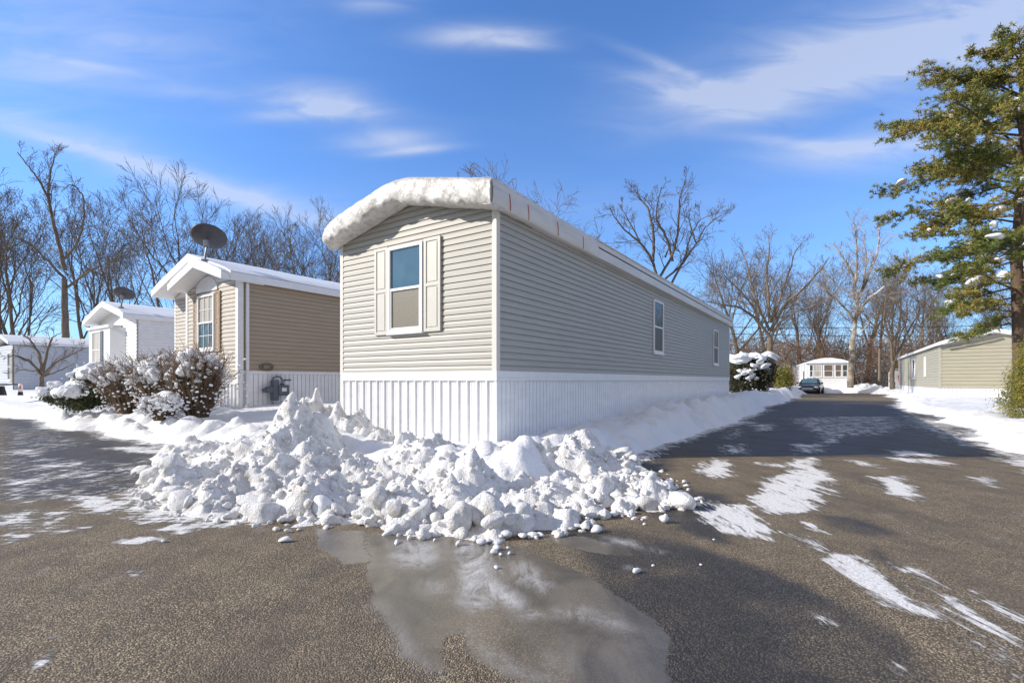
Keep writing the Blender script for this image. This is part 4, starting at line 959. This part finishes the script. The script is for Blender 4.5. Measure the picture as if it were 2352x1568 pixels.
for (u, v, d) in [(1640, 640, 60), (1700, 560, 62), (1760, 570, 70), (1840, 590, 72), (1900, 640, 66), (1990, 560, 70), (2060, 600, 62), (2110, 610, 58), (2180, 620, 64), (2260, 640, 60), (2330, 600, 66), (1600, 690, 75), (1870, 620, 80), (2020, 620, 80), (2400, 560, 60), (2150, 660, 76)]:
    make_tree('bare_tree', RIGHT[rt.randrange(4)], M['bark_pale'], ((u - CU) / F * d, d, .2), rt.uniform(0, 6.28), topz(v, d) / 15.8, 'brown bare tree in the wood beyond the end of the lane', 'tree', 'bare trees beyond the lane')

def limb_tree(name, limbs, trunk, d, m_, label, seed, rs=1.0, cfg=None, lvl=1, maxl=4, depth=2.5, dens=1.0):
    """limbs: list of (polyline of (u,v), start radius) at about depth d; the depth of each limb wanders"""
    rg = np.random.default_rng(seed); cfg = cfg or CFR
    base = np.array(pt(*trunk[0][:2], d)); base[2] = min(base[2], .3)
    t_ = empty(name, tuple(base), 0, label, 'tree'); tk = TM(); cr = TM()
    def poly(pts, r0, dz, r1=None, tm=cr, sides=6):
        P = []
        for i, (u, v) in enumerate(pts):
            dd = d + dz * (i / max(1, len(pts) - 1)) ** 1.2
            P.append(np.array(pt(u, v, dd)) - base)
        P = np.array(P)
        # resample smoothly
        k = len(P) * 4; tt = np.linspace(0, len(P) - 1, k); Q = np.stack([np.interp(tt, np.arange(len(P)), P[:, c]) for c in range(3)], -1)
        Qs = Q.copy(); Qs[1:-1] = (Q[:-2] + Q[1:-1] * 2 + Q[2:]) / 4; Q = Qs.copy(); Qs[1:-1] = (Q[:-2] + Q[1:-1] * 2 + Q[2:]) / 4
        Qs[1:-1] += rg.normal(0, .02, Qs[1:-1].shape) * d / 35
        rr = np.linspace(r0, r1 or r0 * .2, k); tm.tube(Qs, rr, sides); return Qs, rr
    tp = [(a, b) for a, b in [x[:2] for x in trunk]]
    poly(tp, trunk[0][2], 0, trunk[-1][2], tk, 10)
    for i, (pts, r0) in enumerate(limbs):
        dz = rg.uniform(-depth, depth); Q, rr = poly(pts, r0, dz)
        ln = np.linalg.norm(Q[1:] - Q[:-1], axis=1).sum()
        c2 = dict(cfg); nn = max(4, int(ln * 1.7 * dens)); c2['n'] = [nn] * 2 + list(cfg['n'][2:]); c2['n'][1] = nn
        n_ = nn
        k = len(Q) - 1
        for c in range(n_):
            f = .12 + .88 * (c + rg.uniform(0, 1)) / n_; ii = min(int(f * k), k - 1); t2 = nrm(Q[ii + 1] - Q[ii])
            perp = nrm(np.cross(t2, rg.normal(0, 1, 3))); an = R(rg.uniform(25, 65)); nd = nrm(t2 * math.cos(an) + perp * math.sin(an) + np.array([0, 0, .15]))
            cc = dict(cfg); branch(cr, rg, Q[ii], nd, min(ln * .45, 2.2 * d / 40) * rg.uniform(.4, 1) * (1.2 - .6 * f), max(rr[ii] * .45, cfg['rmin']), 2, maxl, cfg)
    for tm, nm in ((tk, 'trunk'), (cr, 'crown')):
        me = tm.mesh(nm); finish(me, nm, m_, t_)
    return t_
CT = dict(CFR); CT['n'] = [8, 6, 4, 4, 3]
limb_tree('bare_tree', [
    ([(1512, 650), (1500, 600), (1470, 555), (1430, 525), (1410, 495), (1400, 480)], .11), ([(1500, 600), (1502, 540), (1490, 480), (1465, 450), (1450, 425)], .12),
    ([(1512, 640), (1545, 590), (1560, 520), (1558, 470), (1565, 440), (1575, 415)], .11), ([(1515, 650), (1560, 615), (1600, 560), (1620, 520), (1645, 500), (1672, 490)], .09),
    ([(1545, 600), (1530, 540), (1505, 500), (1512, 455), (1520, 430)], .10), ([(1543, 650), (1575, 590), (1585, 540), (1610, 500), (1650, 490)], .09),
    ([(1510, 635), (1465, 640), (1440, 620)], .06), ([(1528, 590), (1540, 560), (1537, 555)], .07), ([(1470, 555), (1440, 500), (1425, 470)], .06), ([(1600, 560), (1580, 500), (1590, 470)], .06)],
    [(1520, 905, .34), (1518, 780, .28), (1514, 700, .22), (1512, 645, .17)], 36, M['bark_snowy'], 'tall bare tree with spreading crown rising behind the cream home roof side', 5, cfg=CT, depth=3)
limb_tree('bare_tree', [
    ([(1770, 775), (1735, 730), (1700, 705), (1660, 700), (1610, 690)], .15), ([(1768, 760), (1740, 700), (1725, 650), (1715, 600), (1700, 570)], .13),
    ([(1768, 740), (1765, 680), (1760, 620), (1768, 570), (1765, 540)], .14), ([(1770, 760), (1800, 700), (1850, 660), (1885, 620), (1905, 590)], .16),
    ([(1772, 740), (1790, 690), (1810, 630), (1830, 570), (1845, 560)], .11), ([(1770, 775), (1790, 740), (1830, 715), (1880, 700)], .13), ([(1740, 720), (1705, 670), (1670, 640), (1650, 610)], .10)],
    [(1770, 890, .30), (1768, 830, .26), (1770, 775, .22)], 44, M['bark_pale'], 'broad bare tree with pale spreading limbs between the cream home end and the small trailer', 6, cfg=CT, depth=3)
limb_tree('bare_tree', [
    ([(1955, 800), (1965, 740), (1968, 690), (1960, 630), (1935, 590), (1915, 560)], .19), ([(1968, 700), (1985, 650), (2010, 600), (2020, 550), (2015, 510)], .14),
    ([(1966, 730), (1990, 690), (2030, 660), (2060, 620), (2085, 590)], .13), ([(1965, 740), (1935, 700), (1900, 670), (1880, 640)], .11), ([(1962, 670), (1970, 600), (1965, 540), (1960, 500)], .11), ([(1985, 650), (1990, 590), (1985, 540)], .09)],
    [(1953, 890, .27), (1955, 840, .24), (1958, 790, .21)], 44, M['bark_white'], 'pale barked bare tree right of the small trailer', 7, cfg=CT, depth=3)
limb_tree('bare_tree', [([(2055, 830), (2080, 770), (2105, 730), (2120, 690)], .10), ([(2052, 840), (2045, 780), (2030, 740), (2035, 680), (2045, 620)], .10), ([(2052, 800), (2070, 720), (2065, 660), (2080, 610)], .09)],
    [(2050, 892, .2), (2048, 860, .18), (2052, 830, .16)], 40, M['bark_dark'], 'dark bare tree forking just left of the olive home', 8, cfg=CT)
limb_tree('bare_tree', [([(150, 620), (135, 560), (120, 500), (112, 455), (90, 415), (70, 390), (40, 350)], .15), ([(120, 500), (110, 440), (115, 400), (125, 360), (130, 345)], .09), ([(140, 600), (180, 560), (195, 500), (190, 445), (165, 420), (140, 440)], .10),
    ([(150, 640), (110, 600), (70, 560), (20, 540)], .12), ([(155, 660), (210, 620), (260, 600)], .10)],
    [(148, 880, .30), (150, 760, .25), (148, 640, .18)], 38, M['bark_dark'], 'tallest bare tree at the left with a hooked branch above the wood', 9, cfg=CT)
limb_tree('bare_tree', [([(95, 860), (70, 830), (35, 815), (20, 820)], .07), ([(97, 855), (90, 810), (70, 780), (45, 765)], .07), ([(98, 855), (110, 800), (120, 775), (140, 765)], .07), ([(100, 860), (130, 830), (165, 815), (195, 800)], .07), ([(98, 865), (140, 850), (180, 830)], .05), ([(96, 850), (60, 850), (25, 850)], .04)],
    [(98, 900, .12), (96, 880, .10), (97, 860, .08)], 24, M['bark_dark'], 'low spreading bare ornamental tree before the far left white home', 10, cfg=dict(CT, rmin=.006), depth=1.0, dens=1.6)

# brush masses
def brush(name, n, u0, u1, d0, d1, hmin, hmax, m_, seed, th=.02):
    rg = np.random.default_rng(seed); tm = TM()
    for i in range(n):
        d = rg.uniform(d0, d1); u = rg.uniform(u0, u1); x = (u - CU) / F * d; z0 = rg.uniform(0, hmax * .65); ln = rg.uniform(.8, 2.6)
        dd = nrm(np.array([rg.normal(0, .8), rg.normal(0, .5), rg.uniform(-.1, 1)])); p = np.array([x, d, z0])
        if i % 22 == 0: p[2] = 0; ln = rg.uniform(hmin, hmax); dd = nrm(np.array([rg.normal(0, .15), rg.normal(0, .1), 1]))
        P = [p]
        for q in range(3): dd = nrm(dd + rg.normal(0, .25, 3)); P.append(P[-1] + dd * ln / 3)
        r_ = th * rg.uniform(.5, 1.6) * (1.5 if i % 22 == 0 else 1); tm.tube(P, np.linspace(r_, r_ * .4, 4), 3)
    tag(finish(tm.mesh(name), name, m_), 'tangled bare undergrowth ' + ('with reddish brown twigs beyond the lane end' if m_ == M['brush'] else 'of dark twigs in the left wood'), 'undergrowth', kind='stuff')
brush('undergrowth', 15000, 1640, 2420, 56, 85, 4, 10, M['brush'], 1, .026)
brush('undergrowth', 4500, -200, 900, 48, 80, 2, 6, M['brush_dark'], 2, .035)

# ------------------------------------------------------------ pine on the right
rp = np.random.default_rng(77); PD = 16.0
bx = (2345 - CU) / F * PD
pine = empty('pine_tree', (bx, PD, .1), 0, 'tall green pine with snow clumps on its boughs at the right edge', 'pine tree')
tm = TM(); TP = np.array([[0, 0, -.3], [.0, 0, 1.5], [-.08, 0, 3.2], [-.1, .05, 5.2], [-.02, 0, 7.2], [.05, 0, 9.5], [.0, 0, 11.0], [.1, 0, 12.2]]); TR = np.array([.24, .20, .17, .15, .12, .085, .05, .02])
tm.tube(TP, TR, 10); finish(tm.mesh('trunk'), 'trunk', M['pine_bark'], pine, smooth=True)
bt = TM(); NV = []; tufts = []; snowspots = []
def tuft(p, r):
    tufts.append((p, r))
nb = 108
for i in range(nb):
    f = i / (nb - 1); z = 3.0 + 9.0 * f ** .95; z += rp.normal(0, .12)
    R0 = np.interp(z, [3, 4.5, 6, 8, 10, 11.2, 12.2], [2.4, 3.4, 4.4, 4.7, 3.8, 2.3, 1.0]) * rp.uniform(.5, 1.02)
    az = i * 2.39996 + rp.normal(0, .25); 
    x0 = np.array([np.interp(z, TP[:, 2], TP[:, 0]), 0, z]); up = np.interp(z, [3, 7, 13], [-.10, .22, .8]) + rp.normal(0, .15)
    d = nrm(np.array([math.cos(az), math.sin(az), up])); P = [x0]; k = 8
    for q in range(k): d = nrm(d + rp.normal(0, .07, 3) + np.array([0, 0, -.01 if q > 3 else -.03])); P.append(P[-1] + d * R0 / k)
    P = np.array(P); bt.tube(P, np.linspace(.022 + .006 * R0, .008, k + 1), 5)
    ns = int(6 + R0 * 4.6)
    for s in range(ns):
        ff = .28 + .72 * (s + rp.uniform(0, 1)) / ns; ii = min(int(ff * k), k - 1); q0 = P[ii] + (P[ii + 1] - P[ii]) * (ff * k - ii); t2 = nrm(P[min(ii + 1, k)] - P[ii])
        sd = nrm(np.cross(t2, [0, 0, 1])) * (1 if s % 2 else -1); nd = nrm(t2 * rp.uniform(.4, 1) + sd * rp.uniform(.4, 1) + np.array([0, 0, rp.uniform(-.35, .6)]))
        sl_ = R0 * .26 * rp.uniform(.5, 1.1) * (1.2 - .5 * ff); Q = [q0]
        for q in range(3): nd = nrm(nd + rp.normal(0, .15, 3)); Q.append(Q[-1] + nd * sl_ / 3)
        bt.tube(Q, np.linspace(.010, .004, 4), 3)
        nt_ = int(4 + sl_ * 9)
        if z < 5.0 and rp.random() < .3: nt_ = nt_ // 3
        for q in range(nt_):
            g = .2 + .8 * (q + .5) / nt_; a_ = min(int(g * 3), 2); pp = Q[a_] + (Q[a_ + 1] - Q[a_]) * (g * 3 - a_) + rp.normal(0, .07, 3); tuft(pp, rp.uniform(.07, .14))
    for q in range(3): tuft(P[-1] + rp.normal(0, .08, 3), .15)
    if 4.2 < z < 9.3 and rp.random() < .9:
        for _ in range(2): 
            ii = rp.integers(2, k); snowspots.append((P[ii] + np.array([0, -.12, .20]), rp.uniform(.06, .30)))
finish(bt.mesh('boughs'), 'boughs', M['pine_bark'], pine)
T_ = np.array([t[0] for t in tufts]); r_ = np.array([t[1] for t in tufts]); nn = 15
D = rp.normal(0, 1, (len(T_), nn, 3)); D[..., 2] = D[..., 2] * .8 + .35; D /= np.linalg.norm(D, axis=-1, keepdims=True)
Wd = np.cross(D, rp.normal(0, 1, D.shape)); Wd /= np.linalg.norm(Wd, axis=-1, keepdims=True)
A_ = T_[:, None] + D * .01; B_ = T_[:, None] + D * r_[:, None, None]
wd = .010
V_ = np.stack([A_ - Wd * wd, A_ + Wd * wd, B_ + Wd * wd * .6, B_ - Wd * wd * .6], 2).reshape(-1, 3)
me = np_mesh('needles', V_, np.arange(len(V_)).reshape(-1, 4)); finish(me, 'needles', M['needle'], pine)
def blobs_obj(name, spots, m_, parent, flat=.5, seed=1, big=False, kind='stuff'):
    rr = random.Random(seed); Vs = []; Fs = []; of = 0
    for p, r0 in spots:
        Vb, Fb = rr.choice(BLOBS3 if big else BLOBS); Vs.append(place_blob(Vb, Fb, tuple(p), (r0 * rr.uniform(.9, 1.5), r0 * rr.uniform(.8, 1.2), r0 * flat), rr)); Fs.append(Fb + of); of += len(Vb)
    me = np_mesh(name, np.concatenate(Vs), np.concatenate(Fs)); o = finish(me, name, m_, parent, smooth=True); o['kind'] = 'stuff'; return o
blobs_obj('snow_clumps', snowspots, M['roof_snow'], pine, .45)

# ------------------------------------------------------------ leafy and twiggy shrubs
def leaves(name, m_, parent, centers, n, size, seed, shell=.55):
    """centers: list of (p, (rx,ry,rz)); leaf faces spread through the volumes"""
    rg = np.random.default_rng(seed); vol = np.array([c[1][0] * c[1][1] * c[1][2] for c in centers]) ** .67; cnt = (n * vol / vol.sum()).astype(int); Vs = []
    for (p, rr), k in zip(centers, cnt):
        d = rg.normal(0, 1, (k, 3)); d /= np.linalg.norm(d, axis=1, keepdims=True); q = np.array(p) + d * (shell + (1 - shell) * rg.random((k, 1)) ** .7) * np.array(rr) * (1 + .12 * rg.normal(0, 1, (k, 1)))
        a = rg.normal(0, 1, (k, 3)); a /= np.linalg.norm(a, axis=1, keepdims=True); b = np.cross(a, rg.normal(0, 1, (k, 3))); b /= np.linalg.norm(b, axis=1, keepdims=True)
        s = size * rg.uniform(.6, 1.4, (k, 1)); Vs.append(np.stack([q - a * s, q - b * s * .5, q + a * s, q + b * s * .5], 1).reshape(-1, 3))
    V_ = np.concatenate(Vs); return finish(np_mesh(name, V_, np.arange(len(V_)).reshape(-1, 4)), name, m_, parent)
def twigs(name, m_, parent, n, R0, H0, seed, th=.006, spread=.5):
    rg = np.random.default_rng(seed); tm = TM()
    for i in range(n):
        a = rg.uniform(0, 6.28); lean = rg.uniform(.0, spread); d = nrm(np.array([math.cos(a) * lean, math.sin(a) * lean, 1.])); b0 = rg.uniform(0, .35) * R0
        P = [np.array([math.cos(a) * b0, math.sin(a) * b0, 0.])]; ln = H0 * rg.uniform(.6, 1.02)
        for q in range(5): d = nrm(d + rg.normal(0, .10, 3)); P.append(P[-1] + d * ln / 5)
        tm.tube(P, np.linspace(th * 1.6, th * .6, 6), 3)
        for s in range(5):
            q = rg.integers(1, 6); dd = nrm(d + rg.normal(0, .6, 3)); e = P[q] + dd * H0 * rg.uniform(.1, .28); tm.tube([P[q], (P[q] + e) / 2 + rg.normal(0, .02, 3), e], [th * .8, th * .7, th * .4], 3)
    return finish(tm.mesh(name), name, m_, parent)
def shell_spots(rg, n, R0, H0, r0, r1, top=.35, zc=.55):
    out = []
    for i in range(n):
        a = rg.uniform(0, 6.28); e = rg.uniform(top, 1.0); z = zc * H0 + (1 - zc) * H0 * e ; rr = R0 * math.sqrt(max(0.02, 1 - e * e)) * rg.uniform(.75, 1.02)
        out.append((np.array([math.cos(a) * rr, math.sin(a) * rr * .9, z]), rg.uniform(r0, r1)))
    return out
def shrub(u, v, d, R0, H0, label, kind, seed, ns=40):
    p = pt(u, v, d); t_ = empty('shrub', p, 0, label, 'shrub'); rg = np.random.default_rng(seed)
    if kind == 'twig':
        twigs('twigs', M['twig'], t_, 520, R0, H0, seed, .007, R0 / H0 * .95)
        sp_ = shell_spots(rg, ns // 3, R0 * .88, H0 * .98, .10, .20, .25, .6) + shell_spots(rg, ns * 2, R0, H0, .03, .08, .0, .55) + shell_spots(rg, ns * 6, R0 * 1.02, H0, .012, .032, -.9, .5)
        sp_ += [(np.array([rg.normal(0, R0 * .6), rg.normal(0, R0 * .5), H0 * rg.uniform(.3, 1)]), rg.uniform(.015, .045)) for _ in range(220)]
    else:
        c = [((0, 0, H0 * .45), (R0, R0 * .9, H0 * .5))]
        leaves('foliage', M['leaf_dark'], t_, c, int(9000 * R0 * H0), .035, seed, .5); twigs('stems', M['twig'], t_, 40, R0 * .7, H0 * .8, seed + 1, .01, R0 / H0 * .7)
        sp_ = shell_spots(rg, ns, R0, H0, .10, .26, .3, .5)
        sp_ += [(np.array([rg.normal(0, R0 * .5), rg.normal(0, R0 * .5), H0 * rg.uniform(.3, .95)]), rg.uniform(.015, .04)) for _ in range(60)]
    blobs_obj('snow_cap', sp_, M['roof_snow'], t_, .8, seed, True)
shrub(455, 958, 10.9, .62, 1.42, 'brown twiggy shrub with snow puffs, tall one right beside the tan home window', 'twig', 1, 34)
shrub(375, 952, 11.6, .68, 1.35, 'frosted brown shrub heaped with snow, middle of the row before the tan home', 'twig', 2, 95)
shrub(300, 948, 12.6, .75, 1.30, 'reddish brown shrub dusted with snow, left of the tan home front', 'twig', 3, 34)
shrub(225, 930, 13.2, .62, 1.02, 'dark evergreen shrub under one wide rounded snow mound', 'leaf', 4, 46)
shrub(180, 942, 12.9, .46, .62, 'low dark evergreen bush half buried in snow before the mounded shrub', 'leaf', 5, 16)
shrub(130, 928, 15.5, .4, .55, 'small green bush leftmost of the snowy bushes near the road edge', 'leaf', 6, 5)
shrub(372, 965, 10.4, .38, .5, 'small frosted shrub at the foot of the brown shrubs nearest the road', 'twig', 7, 26)

# clipped hedge at the end of the cream home
p = pt(1722, 908, 27); hd = empty('clipped_shrub', (p.x, 27, .30), 0, 'big dark clipped evergreen capped with thick snow at the rear of the cream home', 'shrub')
leaves('foliage', M['leaf_hedge'], hd, [((0, 0, 1.0), (1.25, 1.1, 1.0)), ((.15, 0, 1.45), (1.28, 1.1, .8)), ((-.2, 0, .5), (.95, .9, .6))], 26000, .045, 3, .55)
sp_ = [(np.array([q * .23, -.75 - .3 * math.cos(q), 1.55 + .38 * math.cos(q * .6) - rt.uniform(0, .25)]), rt.uniform(.22, .4)) for q in range(-4, 4)]
sp_ += [(np.array([rt.uniform(-1, 1.1), rt.uniform(-.8, .6), 2.1 + rt.uniform(-.12, .16)]), rt.uniform(.2, .42)) for _ in range(34)] + [(np.array([rt.uniform(-1.1, -.1), -.95, 1.2 + rt.uniform(-.25, .3)]), rt.uniform(.1, .22)) for _ in range(7)] + [(np.array([rt.uniform(-1.1, 1), -1.0, rt.uniform(.3, 1.6)]), rt.uniform(.02, .05)) for _ in range(30)]
blobs_obj('snow_cap', sp_, M['roof_snow'], hd, .5, 5, True)
mb = MB(); mb.tube([(0, 0, -.3), (0, 0, 1.4)], .09, 8); mb.build('stem', M['pine_bark'], hd)
p = pt(1798, 885, 36); yb = empty('shrub', (p.x, 36, .3), 0, 'yellow green bush just right of the clipped evergreen', 'shrub')
leaves('foliage', M['leaf_yellow'], yb, [((0, 0, .9), (.75, .7, 1.1))], 5000, .05, 8, .3)
mb = MB(); mb.tube([(0, 0, -.3), (0, 0, 1.2)], .05, 6); mb.build('stem', M['pine_bark'], yb)
p = pt(2385, 962, 13.0); av = empty('arborvitae', (p.x, 13.0, .15), 0, 'yellow green arborvitae cone at the right edge before the olive home', 'shrub')
leaves('foliage', M['leaf_yellow'], av, [((0, 0, .45), (.82, .8, .62)), ((.03, 0, 1.0), (.68, .66, .7)), ((.06, 0, 1.65), (.52, .5, .7)), ((.08, 0, 2.3), (.32, .32, .6))], 32000, .022, 9, .6)
mb = MB(); mb.tube([(0, 0, -.2), (.05, 0, 1.8)], .07, 6); mb.build('stem', M['pine_bark'], av)

# ------------------------------------------------------------ dark car at the lane end
ca = empty('parked_car', (*gr(1862, 903), 0), R(-38), 'dark sedan parked nose first on the lane before the small white trailer', 'car')
sec = []   # cross sections along y (front = -y): (y, half width, z bottom, z shoulder, z top, top half width)
for (y, hw, zb, zs, zt, tw) in [(-2.3, .62, .35, .55, .62, .5), (-2.2, .80, .25, .62, .72, .66), (-1.6, .88, .22, .70, .86, .74), (-.95, .90, .22, .78, .95, .76), (-.3, .90, .22, .82, 1.38, .60), (.2, .90, .22, .84, 1.45, .60), (.9, .90, .22, .84, 1.42, .58), (1.5, .89, .22, .84, 1.0, .70), (2.1, .86, .25, .80, .95, .68), (2.25, .75, .35, .7, .85, .6)]:
    sec.append([(-hw * .9, y, zb), (-hw, y, (zb + zs) / 2), (-hw * .98, y, zs), (-tw, y, zt - .04), (-tw * .7, y, zt), (tw * .7, y, zt), (tw, y, zt - .04), (hw * .98, y, zs), (hw, y, (zb + zs) / 2), (hw * .9, y, zb)])
mb = MB(); mb.grid(sec); mb.add(sec[0], [tuple(range(10))]); mb.add(sec[-1], [tuple(range(9, -1, -1))]); mb.build('body', M['car'], ca, smooth=False, bevel=.02)
mb = MB(); mb.quad((-.66, -.93, .985), (.66, -.93, .985), (.52, -.34, 1.385), (-.52, -.34, 1.385)); mb.build('windshield', M['glass'], ca, solid=.01)
for s in (-1, 1):
    mb = MB(); mb.quad((s * .905, -.75, .9), (s * .905, 1.3, .9), (s * .66, .8, 1.36), (s * .66, -.25, 1.34)); mb.build('side_window', M['glass'], ca, solid=.01)
    mb = MB(); mb.box(min(s * .5, s * .78), max(s * .5, s * .78), -2.28, -2.18, .55, .68); mb.build('headlight', M['lamp'], ca, bevel=.02)
    mb = MB(); mb.box(min(s * .9, s * 1.08), max(s * .9, s * 1.08), -.85, -.7, .92, 1.06); mb.build('mirror', M['car'], ca, bevel=.03)
    for y in (-1.45, 1.4):
        mb = MB(); mb.tube([(s * .72, y, .32), (s * .93, y, .32)], .32, 20); wl_ = mb.build('wheel', M['rubber'], ca, bevel=.02)
        mb = MB(); mb.tube([(s * .90, y, .32), (s * .945, y, .32)], .19, 12); mb.build('rim', M['chrome'], wl_)
mb = MB(); mb.box(-.45, .45, -2.33, -2.29, .42, .56); mb.box(-.7, .7, -2.30, -2.26, .30, .34); mb.build('grille', M['chrome'], ca, bevel=.01)
blobs_obj('snow_cap', [(np.array([rt.uniform(-.5, .5), rt.uniform(-.2, 1.0), 1.43]), .12) for _ in range(8)], M['roof_snow'], ca, .3)

# fence and signboard behind, far right
fx0, fy0 = (2000 - CU) / F * 56, 56.0; fx1, fy1 = (2078 - CU) / F * 52, 52.0
fe = empty('metal_fence', (fx0, fy0, .3), 0, 'thin dark metal fence among the trees left of the olive home', 'fence')
dx, dy = fx1 - fx0, fy1 - fy0
mb = MB(); [mb.tube([(dx * i / 34, dy * i / 34, 0), (dx * i / 34, dy * i / 34, 1.9)], .022, 4) for i in range(35)]; mb.build('pickets', M['black'], fe)
mb = MB(); mb.tube([(0, 0, 1.7), (dx, dy, 1.7)], .03, 4); mb.tube([(0, 0, .3), (dx, dy, .3)], .03, 4); mb.build('rail', M['black'], fe)
p = pt(2058, 892, 47); sg = empty('barrier_panel', (p.x, 47, .3), R(-8), 'white framed panel with orange mark beside the olive home rear corner', 'sign')
mb = MB(); mb.box(-.5, .75, -.02, .02, .3, 1.9); mb.build('panel', M['white_home'], sg); mb = MB(); mb.tube([(-.62, -.03, 0), (-.62, -.03, 1.7), (-.45, -.03, 1.98), (.78, -.03, 2.05), (.78, -.03, 0)], .04, 6); mb.build('frame', M['white'], sg)
mb = MB(); mb.prism_y([(.2, .8), (.5, .75), (.6, 1.1), (.5, 1.45), (.3, 1.55), (.12, 1.3), (.2, 1.1)], -.035, -.022); mb.build('orange_mark', M['orange'], sg)
# distant mounds
for (u, v, d, rx, ry, h_, lb) in [(1990, 892, 46, 2.3, 1.2, .8, 'low snow mound right of the small trailer'), (2045, 893, 43, 1.6, 1.0, .5, 'small snow mound by the olive home rear corner'), (1805, 900, 44, 1.6, 1.6, .45, 'snow mound left of the dark car')]:
    p = pt(u, v, d); xs = np.linspace(-1, 1, 46); X, Y, Fq = tensor(xs, xs); q = np.maximum(0, 1 - X ** 2 - Y ** 2); wxx = X * rx + p.x; wyy = Y * ry + d
    Z = h_ * q ** .8 + q * (domes(wxx * 2, wyy * 2, 5) * .18 + domes(wxx * 5, wyy * 5, 7) * .08) - .02 
    o = finish(np_mesh('snow_mound', np.stack([X * rx, Y * ry, Z], -1), Fq[(q[Fq] > 0).any(1)]), 'snow_mound', M['pile'], smooth=True, loc=(p.x, d, .05)); tag(o, lb, 'snow mound')
# overhead wires and poles
for i, (v0, v1, v2, lb) in enumerate([(750, 752, 742, 'upper overhead wire crossing the trees beyond the lane'), (764, 772, 768, 'lower overhead wire crossing the trees beyond the lane')]):
    P = []
    for f in np.linspace(0, 1, 24):
        u = 1600 + 860 * f; v = v0 + (v2 - v0) * f + (v1 - (v0 + v2) / 2) * 4 * f * (1 - f); P.append(pt(u, v, 50))
    mb = MB(); mb.tube(P, .03, 4); tag(mb.build('overhead_wire', M['black']), lb, 'wire')
for (u, v0, v1, d, lb) in [(2066, 888, 785, 50, 'thin pale wooden pole beside the panel near the olive home'), (2020, 888, 800, 50, 'thin pale pole in front of the trees right of the trailer')]:
    a, b = pt(u, v0, d), pt(u, v1, d); mb = MB(); mb.tube([(0, 0, 0), (0, 0, b.z - a.z + .3)], [.13, .1], 8); o = mb.build('utility_pole', M['wood'], loc=(a.x, a.y, a.z - .3)); tag(o, lb, 'pole')
    m2 = MB(); m2.tube([(-.35, 0, b.z - a.z + .1), (.35, 0, b.z - a.z + .1)], .04, 5); m2.build('crossarm', M['wood'], o)
# left edge garden pieces
p = pt(4, 902, 20); gt = empty('garden_table', (p.x, 20, p.z - .1), 0, 'dark round garden table topped with snow at the left edge', 'table')
mb = MB(); mb.tube([(0, 0, .42), (0, 0, .47)], .5, 20); mb.build('table_top', M['black'], gt); mb = MB(); mb.tube([(0, 0, 0), (0, 0, .42)], [.16, .07], 10); mb.build('pedestal', M['black'], gt)
blobs_obj('snow_cap', [(np.array([0, 0, .47]), .36)], M['roof_snow'], gt, .25, 3, True)
p = pt(47, 902, 20); gn = empty('post_light', (p.x, 20, p.z - .1), 0, 'small white and red post light in the snow left of the ornamental tree', 'garden light')
mb = MB(); mb.tube([(0, 0, 0), (0, 0, .15)], [.09, .07], 10); mb.build('base', M['black'], gn); mb = MB(); mb.tube([(0, 0, .15), (0, 0, .42), (0, 0, .48)], [.07, .07, .03], 10); mb.build('shade', M['white'], gn); mb = MB(); mb.box(.03, .08, -.08, -.04, .25, .38); mb.build('badge', M['orange'], gn)
# stones in the left bank
rs_ = random.Random(3)
for (u, v, z, r_, lb) in [(205, 958, .10, .10, 'long brown edging stone at the left road edge'), (232, 964, .10, .12, 'second brown edging stone to the right of the long one')]:
    x, y = gr(u, v, z); Vb, Fb = BLOBS[rs_.randrange(8)]; o = finish(np_mesh('edging_stone', Vb * np.array([r_ * 2.2, r_, r_ * .55]), Fb), 'edging_stone', M['concrete'], loc=(x, y, z + .1), rz=-.3); tag(o, lb, 'stone')
for (u, v) in [(450, 1012), (462, 1020), (478, 1015), (520, 1018), (470, 1030), (1470, 1055), (1410, 1085), (440, 1030)]:
    x, y = gr(u, v, .15); zz = max(float(yard_h(np.array([x]), np.array([y]))[0]), hat(x, y)[0], 0); Vb, Fb = BLOBS[rs_.randrange(8)]
    o = finish(np_mesh('dirt_clod', Vb * np.array([.05, .035, .03]), Fb), 'dirt_clod', M['rust'], loc=(x, y, zz + .02)); tag(o, 'dark dirt clod lying on the ploughed snow', 'dirt clod', 'dark clods in the ploughed snow')
